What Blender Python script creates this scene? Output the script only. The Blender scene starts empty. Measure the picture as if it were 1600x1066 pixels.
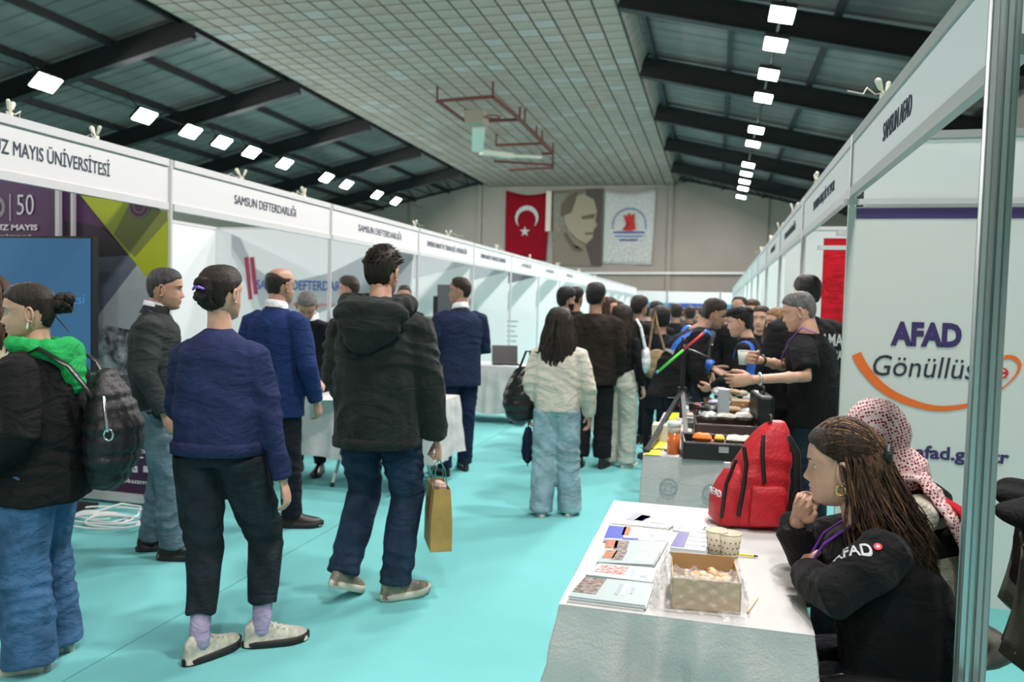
import bpy, bmesh, math, random
import numpy as np
from mathutils import Vector, Matrix, Euler
random.seed(7); np.random.seed(7)
S = bpy.context.scene
COL = S.collection
PI = math.pi
R = math.radians

# ------------------------------------------------------------------ camera
F, CX, CY, H = 1222.0, 800.0, 533.0, 1.53
right, up, back = Vector((.967, .252, .026)), Vector((-.037, .039, .999)), Vector((.250, -.967, .047))
right.normalize(); back = (back - right * back.dot(right)).normalized(); up = back.cross(right)
cam_d = bpy.data.cameras.new('camera'); cam = bpy.data.objects.new('camera', cam_d); COL.objects.link(cam)
m = Matrix.Identity(4)
for i, a in enumerate((right, up, back)):
    for j in range(3): m[j][i] = a[j]
m[2][3] = H
cam.matrix_world = m
cam_d.sensor_width = 36; cam_d.lens = F / 1600 * 36; cam_d.clip_start = .05; cam_d.clip_end = 200
cam_d.dof.use_dof = True; cam_d.dof.focus_distance = 2.5; cam_d.dof.aperture_fstop = 3.2
S.camera = cam
# ------------------------------------------------------------------ light and exposure
S.view_settings.view_transform = 'Standard'; S.view_settings.look = 'None'
S.view_settings.gamma = 1; S.view_settings.use_curve_mapping = False
S.view_settings.exposure = -0.08
W = bpy.data.worlds.new('world'); S.world = W; W.use_nodes = True
W.node_tree.nodes['Background'].inputs[0].default_value = (.75, .75, .72, 1)
W.node_tree.nodes['Background'].inputs[1].default_value = .10
LAMP_R = [-6, -2, 2.5, 6, 9, 12, 14.8, 17.9, 19.85, 22.3, 24.7, 29.0, 31.4, 35.9, 38.2, 40.5, 42.8, 45.9]
LAMP_L = [-6, -2, 3, 7, 11, 15, 18.75, 22.8, 25.2, 27.1, 29.1, 31.7, 35.6, 37.8, 41.6, 44.3]
def area(loc, size, power, col=(1, .95, .93), aim=None):
    l = bpy.data.lights.new('hall_light', 'AREA'); l.shape = 'RECTANGLE'; l.size, l.size_y = size; l.energy = power; l.color = col
    o = bpy.data.objects.new('hall_light', l); o.location = loc; COL.objects.link(o)
    if aim: o.rotation_euler = (Vector(aim) - Vector(loc)).to_track_quat('-Z', 'Y').to_euler()
    return o
for y in LAMP_R: area((1.14, y, 7.77), (.5, .6), 330 if y < 45 else 120, aim=(-2.4, y, 0))
for y in LAMP_L: area((-18.95, y, 7.44), (.5, .6), 300, aim=(-13, y, 0))

# ------------------------------------------------------------------ ray helpers: pixel of the 1600x1066 frame -> point on a plane
def ray(px, py):
    return right * ((px - CX) / F) + up * (-(py - CY) / F) - back
def onZ(px, py, z): d = ray(px, py); return Vector((0, 0, H)) + d * ((z - H) / d.z)
def onY(px, py, y): d = ray(px, py); return Vector((0, 0, H)) + d * (y / d.y)
def onX(px, py, x): d = ray(px, py); return Vector((0, 0, H)) + d * (x / d.x)
def atD(px, py, dep): return Vector((0, 0, H)) + ray(px, py) * dep

# ------------------------------------------------------------------ materials
MATS = {}
def mat(name, col, rough=.6, metal=0, var=0, vscale=8, bump=0, bscale=60, emit=None, estr=1, alpha=1, trans=0, stretch=None, col2=None, sheen=0, spec=None):
    if name in MATS: return MATS[name]
    m = bpy.data.materials.new(name); m.use_nodes = True; nt = m.node_tree; b = nt.nodes['Principled BSDF']
    c = (*col, 1)
    b.inputs['Base Color'].default_value = c; b.inputs['Roughness'].default_value = rough; b.inputs['Metallic'].default_value = metal
    if spec is not None: b.inputs['Specular IOR Level'].default_value = spec
    if sheen: b.inputs['Sheen Weight'].default_value = sheen
    if alpha < 1: b.inputs['Alpha'].default_value = alpha
    if trans: b.inputs['Transmission Weight'].default_value = trans
    if emit: b.inputs['Emission Color'].default_value = (*emit, 1); b.inputs['Emission Strength'].default_value = estr
    if var or bump or col2:
        tc = nt.nodes.new('ShaderNodeTexCoord'); mp = nt.nodes.new('ShaderNodeMapping')
        nt.links.new(tc.outputs['Object'], mp.inputs['Vector'])
        if stretch: mp.inputs['Scale'].default_value = stretch
    if var or col2:
        n = nt.nodes.new('ShaderNodeTexNoise'); n.inputs['Scale'].default_value = vscale; n.inputs['Detail'].default_value = 5
        nt.links.new(mp.outputs[0], n.inputs['Vector'])
        mx = nt.nodes.new('ShaderNodeMix'); mx.data_type = 'RGBA'
        mx.inputs['A'].default_value = tuple(x * (1 - var) for x in col) + (1,)
        mx.inputs['B'].default_value = (*(col2 or tuple(min(1, x * (1 + var)) for x in col)), 1)
        rp = nt.nodes.new('ShaderNodeMapRange'); rp.inputs[1].default_value = .35; rp.inputs[2].default_value = .65
        nt.links.new(n.outputs['Fac'], rp.inputs[0]); nt.links.new(rp.outputs[0], mx.inputs['Factor'])
        nt.links.new(mx.outputs['Result'], b.inputs['Base Color'])
    if bump:
        n = nt.nodes.new('ShaderNodeTexNoise'); n.inputs['Scale'].default_value = bscale; n.inputs['Detail'].default_value = 4
        nt.links.new(mp.outputs[0], n.inputs['Vector'])
        bp = nt.nodes.new('ShaderNodeBump'); bp.inputs['Strength'].default_value = bump; bp.inputs['Distance'].default_value = .01
        nt.links.new(n.outputs['Fac'], bp.inputs['Height']); nt.links.new(bp.outputs[0], b.inputs['Normal'])
    MATS[name] = m
    return m
def cloth(name, col, var=.18, bump=.35, rough=.9, wr=.38, **k):
    new = name not in MATS; m = mat(name, col, rough=rough, var=var, vscale=9, bump=bump, bscale=140, spec=.2, **k)
    if new and wr:      # soft wrinkles under the weave
        nt = m.node_tree; b = nt.nodes['Principled BSDF']; mp = [n for n in nt.nodes if n.type == 'MAPPING'][0]
        n = nt.nodes.new('ShaderNodeTexNoise'); n.inputs['Scale'].default_value = 7; n.inputs['Detail'].default_value = 3; n.inputs['Distortion'].default_value = 1.6
        q = nt.nodes.new('ShaderNodeMapping'); q.inputs['Scale'].default_value = (1, 1, 1.9); nt.links.new(mp.outputs[0], q.inputs[0]); nt.links.new(q.outputs[0], n.inputs['Vector'])
        bp = nt.nodes.new('ShaderNodeBump'); bp.inputs['Strength'].default_value = wr; bp.inputs['Distance'].default_value = .06
        old = b.inputs['Normal'].links[0].from_node; nt.links.new(n.outputs['Fac'], bp.inputs['Height']); nt.links.new(bp.outputs[0], old.inputs['Normal'])
    return m
def hairm(name, col, col2=None): return mat(name, col, rough=.5, var=.45, vscale=9, bump=.8, bscale=30, stretch=(9, 9, 1.2), col2=col2, spec=.35)

# ------------------------------------------------------------------ mesh builder
class MB:
    def __init__(s): s.v = []; s.f = []; s.m = []
    def add(s, v, f, mi=0, M=None):
        o = len(s.v)
        s.v += [tuple(M @ Vector(p)) for p in v] if M else [tuple(p) for p in v]
        s.f += [tuple(i + o for i in q) for q in f]; s.m += [mi] * len(f) if isinstance(mi, int) else list(mi)
        return s
    def box(s, c, d, mi=0, M=None, rz=0):
        x, y, z = (k / 2 for k in d); cz, sz = math.cos(rz), math.sin(rz)
        v = [(c[0] + a * x * cz - b * y * sz, c[1] + a * x * sz + b * y * cz, c[2] + e * z) for a in (-1, 1) for b in (-1, 1) for e in (-1, 1)]
        return s.add(v, [(0, 1, 3, 2), (4, 6, 7, 5), (0, 4, 5, 1), (2, 3, 7, 6), (0, 2, 6, 4), (1, 5, 7, 3)], mi, M)
    def bar(s, a, b, w, h=None, mi=0, upv=(0, 0, 1)):
        a, b = Vector(a), Vector(b); d = (b - a).normalized(); u = Vector(upv)
        if abs(d.dot(u)) > .98: u = Vector((0, 1, 0))
        x = d.cross(u).normalized() * (w / 2); y = x.cross(d).normalized() * ((h or w) / 2)
        v = [p + i * x + j * y for p in (a, b) for i, j in ((-1, -1), (1, -1), (1, 1), (-1, 1))]
        return s.add(v, [(3, 2, 1, 0), (4, 5, 6, 7), (0, 1, 5, 4), (1, 2, 6, 5), (2, 3, 7, 6), (3, 0, 4, 7)], mi)
    def rings(s, rs, mi=0, caps=True, M=None):
        n = len(rs[0]); v = [p for r in rs for p in r]; f = []
        for i in range(len(rs) - 1):
            for j in range(n):
                k = (j + 1) % n
                f.append((i * n + j, i * n + k, (i + 1) * n + k, (i + 1) * n + j))
        if caps: f.append(tuple(range(n))[::-1]); f.append(tuple(range((len(rs) - 1) * n, len(rs) * n)))
        return s.add(v, f, mi, M)
    def tube(s, pts, rad, n=10, mi=0, rnd=True, flat=1, side=(1, 0, 0)):
        P = [Vector(p) for p in pts]
        if not hasattr(rad, '__len__'): rad = [rad] * len(P)
        rad = list(rad)
        if rnd:
            a = (P[0] - P[1]).normalized(); b = (P[-1] - P[-2]).normalized(); r0, r1 = rad[0], rad[-1]
            P = [P[0] + a * r0 * .9, P[0] + a * r0 * .55] + P + [P[-1] + b * r1 * .55, P[-1] + b * r1 * .9]
            rad = [r0 * .35, r0 * .8] + rad + [r1 * .8, r1 * .35]
        rs = []; sd = Vector(side)
        for i, p in enumerate(P):
            t = (P[min(i + 1, len(P) - 1)] - P[max(i - 1, 0)]).normalized()
            if t.length < .5: t = Vector((0, 0, 1))
            x = sd - t * sd.dot(t)
            if x.length < .05: x = Vector((0, 1, .1)) - t * Vector((0, 1, .1)).dot(t)
            x.normalize(); y = t.cross(x); sd = x
            r = rad[i]
            rs.append([p + x * (r * math.cos(2 * PI * k / n)) + y * (r * flat * math.sin(2 * PI * k / n)) for k in range(n)])
        return s.rings(rs, mi)
    def cyl(s, a, b, r, r2=None, n=16, mi=0): return s.tube([a, b], [r, r if r2 is None else r2], n, mi, rnd=False)
    def ell(s, c, rad, mi=0, n=12, rot=None):
        rs = []; nz = max(6, n // 2 + 1); M = rot.to_matrix() if rot else Matrix.Identity(3)
        for i in range(nz):
            a = -PI / 2 + PI * (i + .02) / (nz - 1 + .04)
            rs.append([Vector(c) + M @ Vector((rad[0] * math.cos(a) * math.cos(2 * PI * k / n), rad[1] * math.cos(a) * math.sin(2 * PI * k / n), rad[2] * math.sin(a))) for k in range(n)])
        return s.rings(rs, mi)
    def mesh(s, name, mats):
        me = bpy.data.meshes.new(name); me.from_pydata([tuple(p) for p in s.v], [], s.f)
        for m_ in (mats if isinstance(mats, (list, tuple)) else [mats]): me.materials.append(m_)
        if any(s.m): me.polygons.foreach_set('material_index', s.m)
        me.update(); return me
    def build(s, name, mats, parent=None, smooth=False, loc=None):
        me = s.mesh(name, mats)
        if smooth: me.polygons.foreach_set('use_smooth', [True] * len(me.polygons))
        o = bpy.data.objects.new(name, me); COL.objects.link(o)
        if parent: o.parent = parent
        if loc: o.location = loc
        return o

def tag(o, label=None, cat=None, group=None, kind=None):
    for k, v in (('label', label), ('category', cat), ('group', group), ('kind', kind)):
        if v: o[k] = v
    return o
def empty(name, loc=(0, 0, 0), rz=0, label=None, cat=None, group=None):
    o = bpy.data.objects.new(name, None); o.empty_display_size = .1; COL.objects.link(o); o.location = loc; o.rotation_euler = (0, 0, rz)
    return tag(o, label, cat, group)
def part(name, me, parent, M=None):
    o = bpy.data.objects.new(name, me); COL.objects.link(o); o.parent = parent
    if M is not None: o.matrix_local = M
    return o
def copy_tree(o, parent=None, **kw):
    c = o.copy(); COL.objects.link(c); c.parent = parent
    for ch in list(o.children): copy_tree(ch, c)
    return c

def melt(mb, voxel, it=3, disp=None, post=None):
    """voxel-join overlapping closed shells into one skin; returns (verts Nx3, faces)"""
    me = mb.mesh('tmp', []); o = bpy.data.objects.new('tmp', me); COL.objects.link(o)
    r = o.modifiers.new('r', 'REMESH'); r.mode = 'VOXEL'; r.voxel_size = voxel
    if it: q = o.modifiers.new('s', 'SMOOTH'); q.factor = .5; q.iterations = it
    dg = bpy.context.evaluated_depsgraph_get(); e = o.evaluated_get(dg); em = e.to_mesh()
    n = len(em.vertices); co = np.empty(n * 3); em.vertices.foreach_get('co', co); co = co.reshape(-1, 3)
    no = np.empty(n * 3); em.vertices.foreach_get('normal', no); no = no.reshape(-1, 3)
    fc = [tuple(p.vertices) for p in em.polygons]
    e.to_mesh_clear(); bpy.data.objects.remove(o); bpy.data.meshes.remove(me)
    if disp is not None: co = co + no * disp(co)[:, None]
    if post is not None: co = post(co)
    return co, fc
def skin_obj(name, mb, voxel, mats, parent=None, it=3, disp=None, facemat=None, post=None):
    co, fc = melt(mb, voxel, it, disp, post)
    o = MB(); o.v = co.tolist(); o.f = fc; o.m = [0] * len(fc)
    ob = o.build(name, mats, parent, smooth=True)
    if facemat is not None and len(fc):
        cen = np.array([co[list(q)].mean(0) for q in fc]); ob.data.polygons.foreach_set('material_index', facemat(cen).astype(int).tolist())
    return ob
def folds(amp, fh=22, fv=30, seed=0):
    def g(co):
        x, y, z = co.T; s = seed * 1.7
        w = np.sin(x * 9 + s) + np.sin(y * 11 + z * 7 + s * 2) + np.sin(z * 13 + s)
        a = np.sin(z * fv + 2.2 * w + x * fh * .7)
        b = np.sin((x * .8 + y) * fh + z * fv * .35 + 1.7 * w + s)
        c = np.sin((x - y) * fh * 1.9 + z * fv * 1.6 + w * 3)
        return amp * (.55 * (1 - 2 * np.abs(a)) + .6 * b * np.abs(b) + .25 * c)
    return g
# ------------------------------------------------------------------ text and flat print
def text_mesh(txt, size, mt, sx=1, thick=.002, bold=0, shear=0):
    cu = bpy.data.curves.new('t', 'FONT'); cu.body = txt; cu.size = size; cu.align_x = 'CENTER'; cu.align_y = 'CENTER'; cu.extrude = thick; cu.offset = bold; cu.shear = shear
    cu.resolution_u = 3
    o = bpy.data.objects.new('t', cu); COL.objects.link(o); dg = bpy.context.evaluated_depsgraph_get()
    me = bpy.data.meshes.new_from_object(o.evaluated_get(dg)); bpy.data.objects.remove(o)
    me.materials.clear(); me.materials.append(mt)
    if sx != 1: me.transform(Matrix.Diagonal((sx, 1, 1, 1)))
    return me
def frame_m(org, u, v):
    u, v = Vector(u).normalized(), Vector(v).normalized(); w = u.cross(v); M = Matrix.Identity(4)
    for j in range(3): M[j][0] = u[j]; M[j][1] = v[j]; M[j][2] = w[j]; M[j][3] = org[j]
    return M
def text(name, txt, size, mt, org, u, v, parent, **k):
    o = part(name, text_mesh(txt, size, mt, **k), parent); o.matrix_local = frame_m(org, u, v); return o
def poly(mb, pts, n, off, mi=0):
    """flat printed shape lifted off its panel by off along n"""
    n = Vector(n) * off; mb.add([Vector(p) + n for p in pts], [tuple(range(len(pts)))], mi)
# ------------------------------------------------------------------ materials in use
ALU = mat('brushed aluminium', (.55, .58, .57), .35, .75, bump=.05, bscale=200)
WHITE_FR = mat('white booth profile', (.60, .60, .60), .4, .2)
PANEL = mat('white booth panel', (.82, .84, .84), .5)
FASCIA = mat('white fascia board', (.62, .61, .61), .5)
INK = mat('dark blue ink', (.012, .03, .06), .6)
BLACK = mat('black plastic', (.012, .012, .013), .35)
CREAM = mat('cream plastic', (.70, .68, .56), .5)
WHITE = mat('white paint', (.82, .83, .82), .5)
TABLECLOTH = cloth('white tablecloth', (.58, .57, .555), var=.02, wr=.10)
STEEL = mat('dark roof steel', (.010, .010, .010), .6)

# ------------------------------------------------------------------ HALL
XL, XR, YB, YE = -25.0, 7.5, -9.0, 50.3
def roofz(x): return 9.7 - .226 * max(0, abs(x + 8.75) - 6.3)
def struct(name, mb, mt, parent=None, smooth=False):
    o = mb.build(name, mt, parent, smooth)
    if parent is None: o['kind'] = 'structure'
    return o
CARPET = mat('turquoise carpet', (.160, .505, .505), .85, var=.06, vscale=1.3, bump=.25, bscale=300, spec=.35)
floor = struct('floor', MB().box(((XL + XR) / 2, (YB + YE) / 2, -.06), (XR - XL, YE - YB, .1)), mat('concrete', (.02, .08, .08), .9))
for a, b in ((XL, -4.438), (-4.432, -2.437), (-2.431, XR)):
    MB().box(((a + b) / 2, (YB + YE) / 2, -.005), (b - a, YE - YB, .01)).build('carpet_strip', CARPET, floor)
# smudges on the carpet
sm = MB()
WALL = mat('grey hall wall', (.33, .29, .25), .9, var=.10, vscale=.25, bump=.1, bscale=10)
mb = MB()
xs = [XL, -15.05, -2.45, XR]
zt = [roofz(x) for x in xs]
v = [(x, YE, 0) for x in xs] + [(x, YE, z) for x, z in zip(xs, zt)] + [(x, YE + .3, 0) for x in xs] + [(x, YE + .3, z) for x, z in zip(xs, zt)]
mb.add(v, [(0, 1, 5, 4), (1, 2, 6, 5), (2, 3, 7, 6), (8, 12, 13, 9), (9, 13, 14, 10), (10, 14, 15, 11)])
wb = struct('wall_back', mb, WALL)
# wall seams and pilasters
for px in (1045, 1197, 748, 640):
    p = onY(px, 400, YE); MB().box((p.x, YE - .06, roofz(p.x) / 2), (.28 if px in (1045, 748) else .06, .12, roofz(p.x) - .02)).build('pilaster', WALL, wb)
struct('wall_left', MB().box((XL - .1, (YB + YE) / 2, 3.1), (.2, YE - YB, 6.2)), WALL)
struct('wall_right', MB().box((XR + .1, (YB + YE) / 2, 3.7), (.2, YE - YB, 7.4)), WALL)
v = [(x, YB, 0) for x in xs] + [(x, YB, z) for x, z in zip(xs, zt)]
struct('wall_front', MB().add(v, [(0, 4, 5, 1), (1, 5, 6, 2), (2, 6, 7, 3)]), WALL)
# roof sheets
SHEET = mat('grey green roof sheet', (.18, .150, .14), .55, .1, var=.3, vscale=.6, bump=.3, bscale=6, stretch=(1, .3, 1))
roof = struct('ceiling_roof', MB().box((-8.75, (YB + YE) / 2, 10.0), (12.7, YE - YB, .05)), STEEL)
BEAMS = [0.3, 6.8, 13.4, 19.9, 25.8, 31.8, 37.8, 44.0]
PURL = {1: [-2.2, .1, 2.5, 5.0, 7.2], -1: [-15.4, -17.7, -20.1, -22.5, -24.8]}
def sheet_mesh(x0, x1, y0, y1):
    mb = MB(); n = int((y1 - y0) / .6); z0, z1 = roofz(x0), roofz(x1); v = []; f = []
    for i in range(n + 1):
        y = y0 + (y1 - y0) * i / n
        for dy, dz in ((-.04, 0), (0, -.045), (.04, 0)):
            v += [(x0, min(y1, max(y0, y + dy)), z0 + dz), (x1, min(y1, max(y0, y + dy)), z1 + dz)]
    for k in range(len(v) // 2 - 1): f.append((2 * k, 2 * k + 1, 2 * k + 3, 2 * k + 2))
    return mb.add(v, f)
ys = [YB] + BEAMS[1:] + [YE]
for sgn in (1, -1):
    edge = [-2.45, -.1, 2.4, 4.9, XR] if sgn == 1 else [-15.05, -17.5, -19.9, -22.3, XL]
    for i in range(len(ys) - 1):
        for k in range(4):
            a, b = sorted((edge[k], edge[k + 1]))
            sheet_mesh(a, b, ys[i], ys[i + 1]).build('roof_panel', SHEET, roof)
    for x in PURL[sgn]:
        MB().box((x, (YB + YE) / 2, roofz(x) - .12), (.13, YE - YB, .20)).build('purlin', STEEL, roof)
for y in BEAMS:
    for a, b in ((-2.6, XR), (-14.9, XL)):
        za, zb = roofz(a) - .42, roofz(b) - .55
        g = MB().bar((a, y, za), (b, y, zb), .03, .62, upv=(0, 0, 1)).bar((a, y, za - .31), (b, y, zb - .31), .30, .03).bar((a, y, za + .31), (b, y, zb + .31), .30, .03)
        o = g.build('roof_beam', STEEL, None); tag(o, kind='structure')
        o.parent = roof
# thin truss against the end wall
tr = MB()
for sgn, a, b in ((1, -2.6, XR), (-1, -14.9, XL)):
    for k in range(8):
        x0 = a + (b - a) * k / 8; x1 = a + (b - a) * (k + 1) / 8; y = 47.6
        tr.bar((x0, YE - .2, roofz(x0) - .1), (x1, YE - .2, roofz(x1) - .1), .1)
        tr.bar((x0, 44.2, roofz(x0) - .3), (x1, YE - .2, roofz(x1) - .15), .06); tr.bar((x1, 44.2, roofz(x1) - .3), (x1, YE - .2, roofz(x1) - .15), .06)
tr.build('end_truss', STEEL, roof)
# suspended tiled ceiling
CT = [mat('ceiling tile grey', (.345, .265, .225), .85, var=.08, vscale=1), mat('ceiling tile pale', (.38, .32, .30), .85), mat('ceiling tile buff', (.34, .25, .205), .85, var=.1, vscale=2)]
ceil = struct('ceiling', MB().box((-8.75, (YB + YE) / 2, 9.31), (12.1, YE - YB, .04)), STEEL)
tme = [MB().box((0, 0, 0), (.540, .540, .03)).mesh('ceiling_tile', c) for c in CT]
rest = MB(); cnt = 0
bev = MB()
for j in range(100):
    y = -8.9 + .3 + j * .6
    if y > YE - .2: break
    for i in range(20):
        x = -14.75 + .3 + i * .6; k = random.choices((0, 1, 2), (.74, .08, .18))[0]
        vis = (y > 15.6 and y < 30.6)
        if vis and cnt < 300 and y > 15.6 and (x > -15 + .0):
            cnt += 1; part('ceiling_tile', tme[k], ceil, Matrix.Translation((x, y, 9.27)))
        else: rest.box((x, y, 9.27), (.540, .540, .03), k)
    for sx, nx in ((-2.73, 1), (-14.77, -1)):
        n = Vector((.55 * nx, 0, -.42)).normalized()
        bev.bar((sx + .02 * nx, y, 9.29), (sx + .30 * nx, y, 9.68), .565, .03, 0, upv=n)
tag(rest.build('ceiling_tiles_far', CT, ceil), kind='stuff')
tag(bev.build('ceiling_edge_tiles', CT[:1], ceil), kind='stuff')
# flood lights in two rows
LENS = mat('lit lamp glass', (1, 1, 1), .3, emit=(.92, 1, 1), estr=16)
def flood(x, y, z, side, n, double=True):
    t = empty('floodlight', (x, y, z), 0, n, 'lamp', 'floodlights hung in a row under the %s roof slope' % side)
    MB().box((0, 0, .03), (.54, .84, .10)).box((0, 0, .12), (.2, .3, .1)).build('housing', STEEL, t)
    t.rotation_euler = (0, R(-42 if side == 'left' else 12), 0)
    for dy in (-.21, .21):
        MB().box((0, dy, -.045), (.50, .38, .04)).build('lens', LENS, t)
    MB().bar((0, 0, .1), (0, 0, roofz(x) - z - .02), .03).build('bracket', STEEL, t)
for i, y in enumerate(LAMP_R):
    n = 'white floodlight under the right roof slope' if i < 7 else 'white floodlight in the right-hand row, %s' % ['nearest the camera', 'second nearest in view', 'third nearest in view', 'fourth nearest in view', 'fifth nearest in view', 'sixth nearest in view', 'seventh, after a gap', 'eighth, fourth from the end wall', 'third from the end wall', 'second from the end wall', 'last before the end wall'][i - 7]
    if i > 5: flood(1.14, y, 7.9, 'right', n)
for i, y in enumerate(LAMP_L):
    n = 'white floodlight under the left roof slope' if i < 6 else 'white twin floodlight in the left-hand row, %s' % ['nearest, above the university booth', 'second nearest', 'third nearest', 'fourth nearest', 'fifth nearest', 'sixth nearest', 'seventh, a smaller one after the gap', 'eighth from the camera', 'next to last', 'last before the end wall'][i - 6]
    if i > 4: flood(-19.0, y, 7.6, 'left', n)
# conduits for lamps
for x, z in ((1.14, 8.0), (-19.0, 7.74)):
    MB().box((x, 20, z), (.05, 58, .03)).build('lamp_rail', STEEL, roof)
rl = tag(MB().bar(onY(895, 427, 50.1), onY(1172, 427, 50.1), .13).build('wall_rail', WHITE), 'long white horizontal pipe on the end wall under the banners', 'pipe')

# basketball goal folded up under the ceiling
RED = mat('dark red steel', (.12, .02, .015), .5)
GW = mat('goal board off white', (.62, .62, .52), .5)
g = empty('basketball_goal', (-8.9, 30, 9.25), 0, 'folded basketball goal on a dark red frame hanging under the tiled ceiling', 'basketball goal')
gz = 8.75
def gp(px, py, z=gz): return onZ(px, py, z) - Vector((-8.9, 30, 9.25))
fr = MB(); hg = MB()
A, B, C_, D = gp(683, 158), gp(770, 151), gp(812, 187), gp(727, 190)
for a, b in ((A, B), (B, C_), (C_, D), (D, A), (C_, gp(864, 240)), (gp(775, 227), gp(846, 224)), (gp(864, 240), gp(864, 262, 8.45)), (gp(864, 262, 8.45), gp(796, 266, 8.45)), (gp(864, 258, 8.45), gp(772, 252, 8.45)), (gp(846, 240), gp(864, 240))):
    fr.bar(a, b, .10)
for p in (A, B, C_, D, gp(820, 190), gp(838, 215), gp(847, 222), gp(864, 240), gp(775, 227)):
    hg.bar(p, (p.x, p.y, 0), .06)
fr.build('frame', RED, g); tag(hg.build('hanger', RED, g), kind='stuff')
b0, b1 = gp(748, 200, 8.3), gp(748, 238, 8.3)
MB().bar(b0, gp(746, 236, 8.3), .5, .10).build('backboard', GW, g)
MB().bar(gp(752, 238, 8.3), gp(800, 244, 8.3), .42, .18).bar(gp(800, 244, 8.3), gp(845, 246, 8.4), .25, .10).build('arm', GW, g)
MB().box(gp(745, 185, 8.5), (.7, .8, .45)).build('winch', mat('brown metal', (.28, .24, .18), .6), g)
rim = MB(); c = gp(770, 183, 8.45)
rim.tube([c + Vector((.28 * math.cos(a), .28 * math.sin(a), 0)) for a in np.linspace(0, 2 * PI, 15)], .03, 6)
rim.build('hoop_ring', RED, g)

# ------------------------------------------------------------------ banners on the end wall
FY = 50.27
def banner(name, label, corners, mt, cat='flag'):
    P = [onY(x, y, FY) for x, y in corners]; n = 14; mb = MB(); v = []; f = []
    for j in range(n + 1):
        for i in range(n + 1):
            a, b = i / n, j / n; p = (P[0] * (1 - a) + P[1] * a) * (1 - b) + (P[3] * (1 - a) + P[2] * a) * b
            v.append((p.x, FY - .02 - .05 * math.sin(a * 9) * b, p.z - (.25 * math.sin(PI * a) * (1 - b) if cat == 'flag' else 0)))
    f = [(j * (n + 1) + i, j * (n + 1) + i + 1, (j + 1) * (n + 1) + i + 1, (j + 1) * (n + 1) + i) for j in range(n) for i in range(n)]
    o = mb.add(v, f).build(name, mt, None, True); md = o.modifiers.new('t', 'SOLIDIFY'); md.thickness = .02
    return tag(o, label, cat)
FRED = cloth('flag red', (.25, .003, .012)); FWH = cloth('flag white', (.55, .55, .53))
fl = banner('flag', 'red Turkish flag with white crescent and star on the end wall', [(791, 298), (860, 300), (853, 408), (789, 400)], FRED)
def disc(mb, c, r, off, mi=0, n=40, r2=None, a0=0, a1=2 * PI):
    if r2 is None: poly(mb, [c + Vector((r * math.cos(a), 0, r * math.sin(a))) for a in np.linspace(a0, a1, n, False)], (0, -1, 0), off, mi)
    else:
        A = np.linspace(a0, a1, n)
        for a, b in zip(A[:-1], A[1:]):
            poly(mb, [c + Vector((q * math.cos(t), 0, q * math.sin(t))) for q, t in ((r, a), (r, b), (r2, b), (r2, a))], (0, -1, 0), off, mi)
cr = MB(); c = onY(823, 340, FY - .12); rr = .78
outer = [c + Vector((rr * math.cos(a), 0, rr * math.sin(a))) for a in np.linspace(R(-238), R(58), 40)]
c2 = c + Vector((0, 0, -.2)); 
ci = MB(); A_ = np.linspace(R(-235), R(55), 41); V = []
for a in A_:
    o_ = c + Vector((rr * math.cos(a), 0, rr * math.sin(a))); q = c2 + Vector((.62 * math.cos(a), 0, .62 * math.sin(a))); V += [o_, q]
ROT = Matrix.Translation(c) @ Matrix.Rotation(R(0), 4, 'Y') @ Matrix.Translation(-c)
# crescent opening downwards: horns towards the star
V = []
for t in np.linspace(0, 1, 41):
    a = R(-48) + R(276) * t; o_ = c + Vector((rr * math.cos(a), 0, rr * math.sin(a)))
    w = .30 * math.sin(PI * t) ** .8
    V += [o_, c + Vector(((rr - w) * math.cos(a), 0, (rr - w) * math.sin(a)))]
ci.add(V, [(2 * k, 2 * k + 1, 2 * k + 3, 2 * k + 2) for k in range(40)])
ci.build('crescent', FWH, fl); st = MB(); sc = onY(820, 362, FY - .12); pts = []
for k in range(10):
    r = .36 if k % 2 == 0 else .14; a = PI / 2 + k * PI / 5; pts.append(sc + Vector((r * math.cos(a), 0, r * math.sin(a))))
st.add([sc] + pts, [(0, k + 1, (k + 1) % 10 + 1) for k in range(10)]); st.build('star', FWH, fl)
SEP = cloth('sepia banner', (.25, .225, .18), var=.25)
po = banner('portrait_banner', 'sepia portrait banner of a man in profile on the end wall', [(862, 299), (943, 294), (940, 417), (864, 414)], SEP, 'banner')
def pxpoly(mb, pts, off, mi=0, y=FY):
    P = [onY(a, b, y - off) for a, b in pts]; c = sum(P, Vector()) / len(P)
    mb.add([c] + P, [(0, k + 1, (k + 1) % len(P) + 1) for k in range(len(P))], mi)
pr = MB()
pxpoly(pr, [(915, 296), (942, 296), (939, 416), (922, 414), (916, 380), (926, 350)], .10, 0)
pxpoly(pr, [(884, 325), (893, 308), (912, 303), (928, 312), (933, 330), (930, 345), (933, 352), (928, 358), (926, 372), (916, 381), (902, 374), (888, 360), (882, 345)], .13, 1)
pxpoly(pr, [(876, 338), (878, 320), (890, 305), (902, 300), (899, 315), (893, 332), (884, 336)], .15, 2)
pxpoly(pr, [(866, 372), (882, 352), (896, 370), (915, 384), (924, 416), (866, 414)], .12, 3)
pxpoly(pr, [(908, 338), (930, 334), (928, 341), (910, 343)], .17, 2)
pxpoly(pr, [(880, 366), (884, 362), (900, 388), (912, 390), (906, 394), (896, 392)], .16, 2)
pxpoly(pr, [(914, 364), (927, 363), (926, 366), (915, 367)], .17, 2)
pr.build('portrait_print', [mat('sepia dark', (.09, .07, .065), .9), mat('sepia skin', (.34, .29, .21), .9), mat('sepia hair', (.13, .10, .07), .9), mat('sepia coat', (.22, .185, .14), .9)], po)
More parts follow.
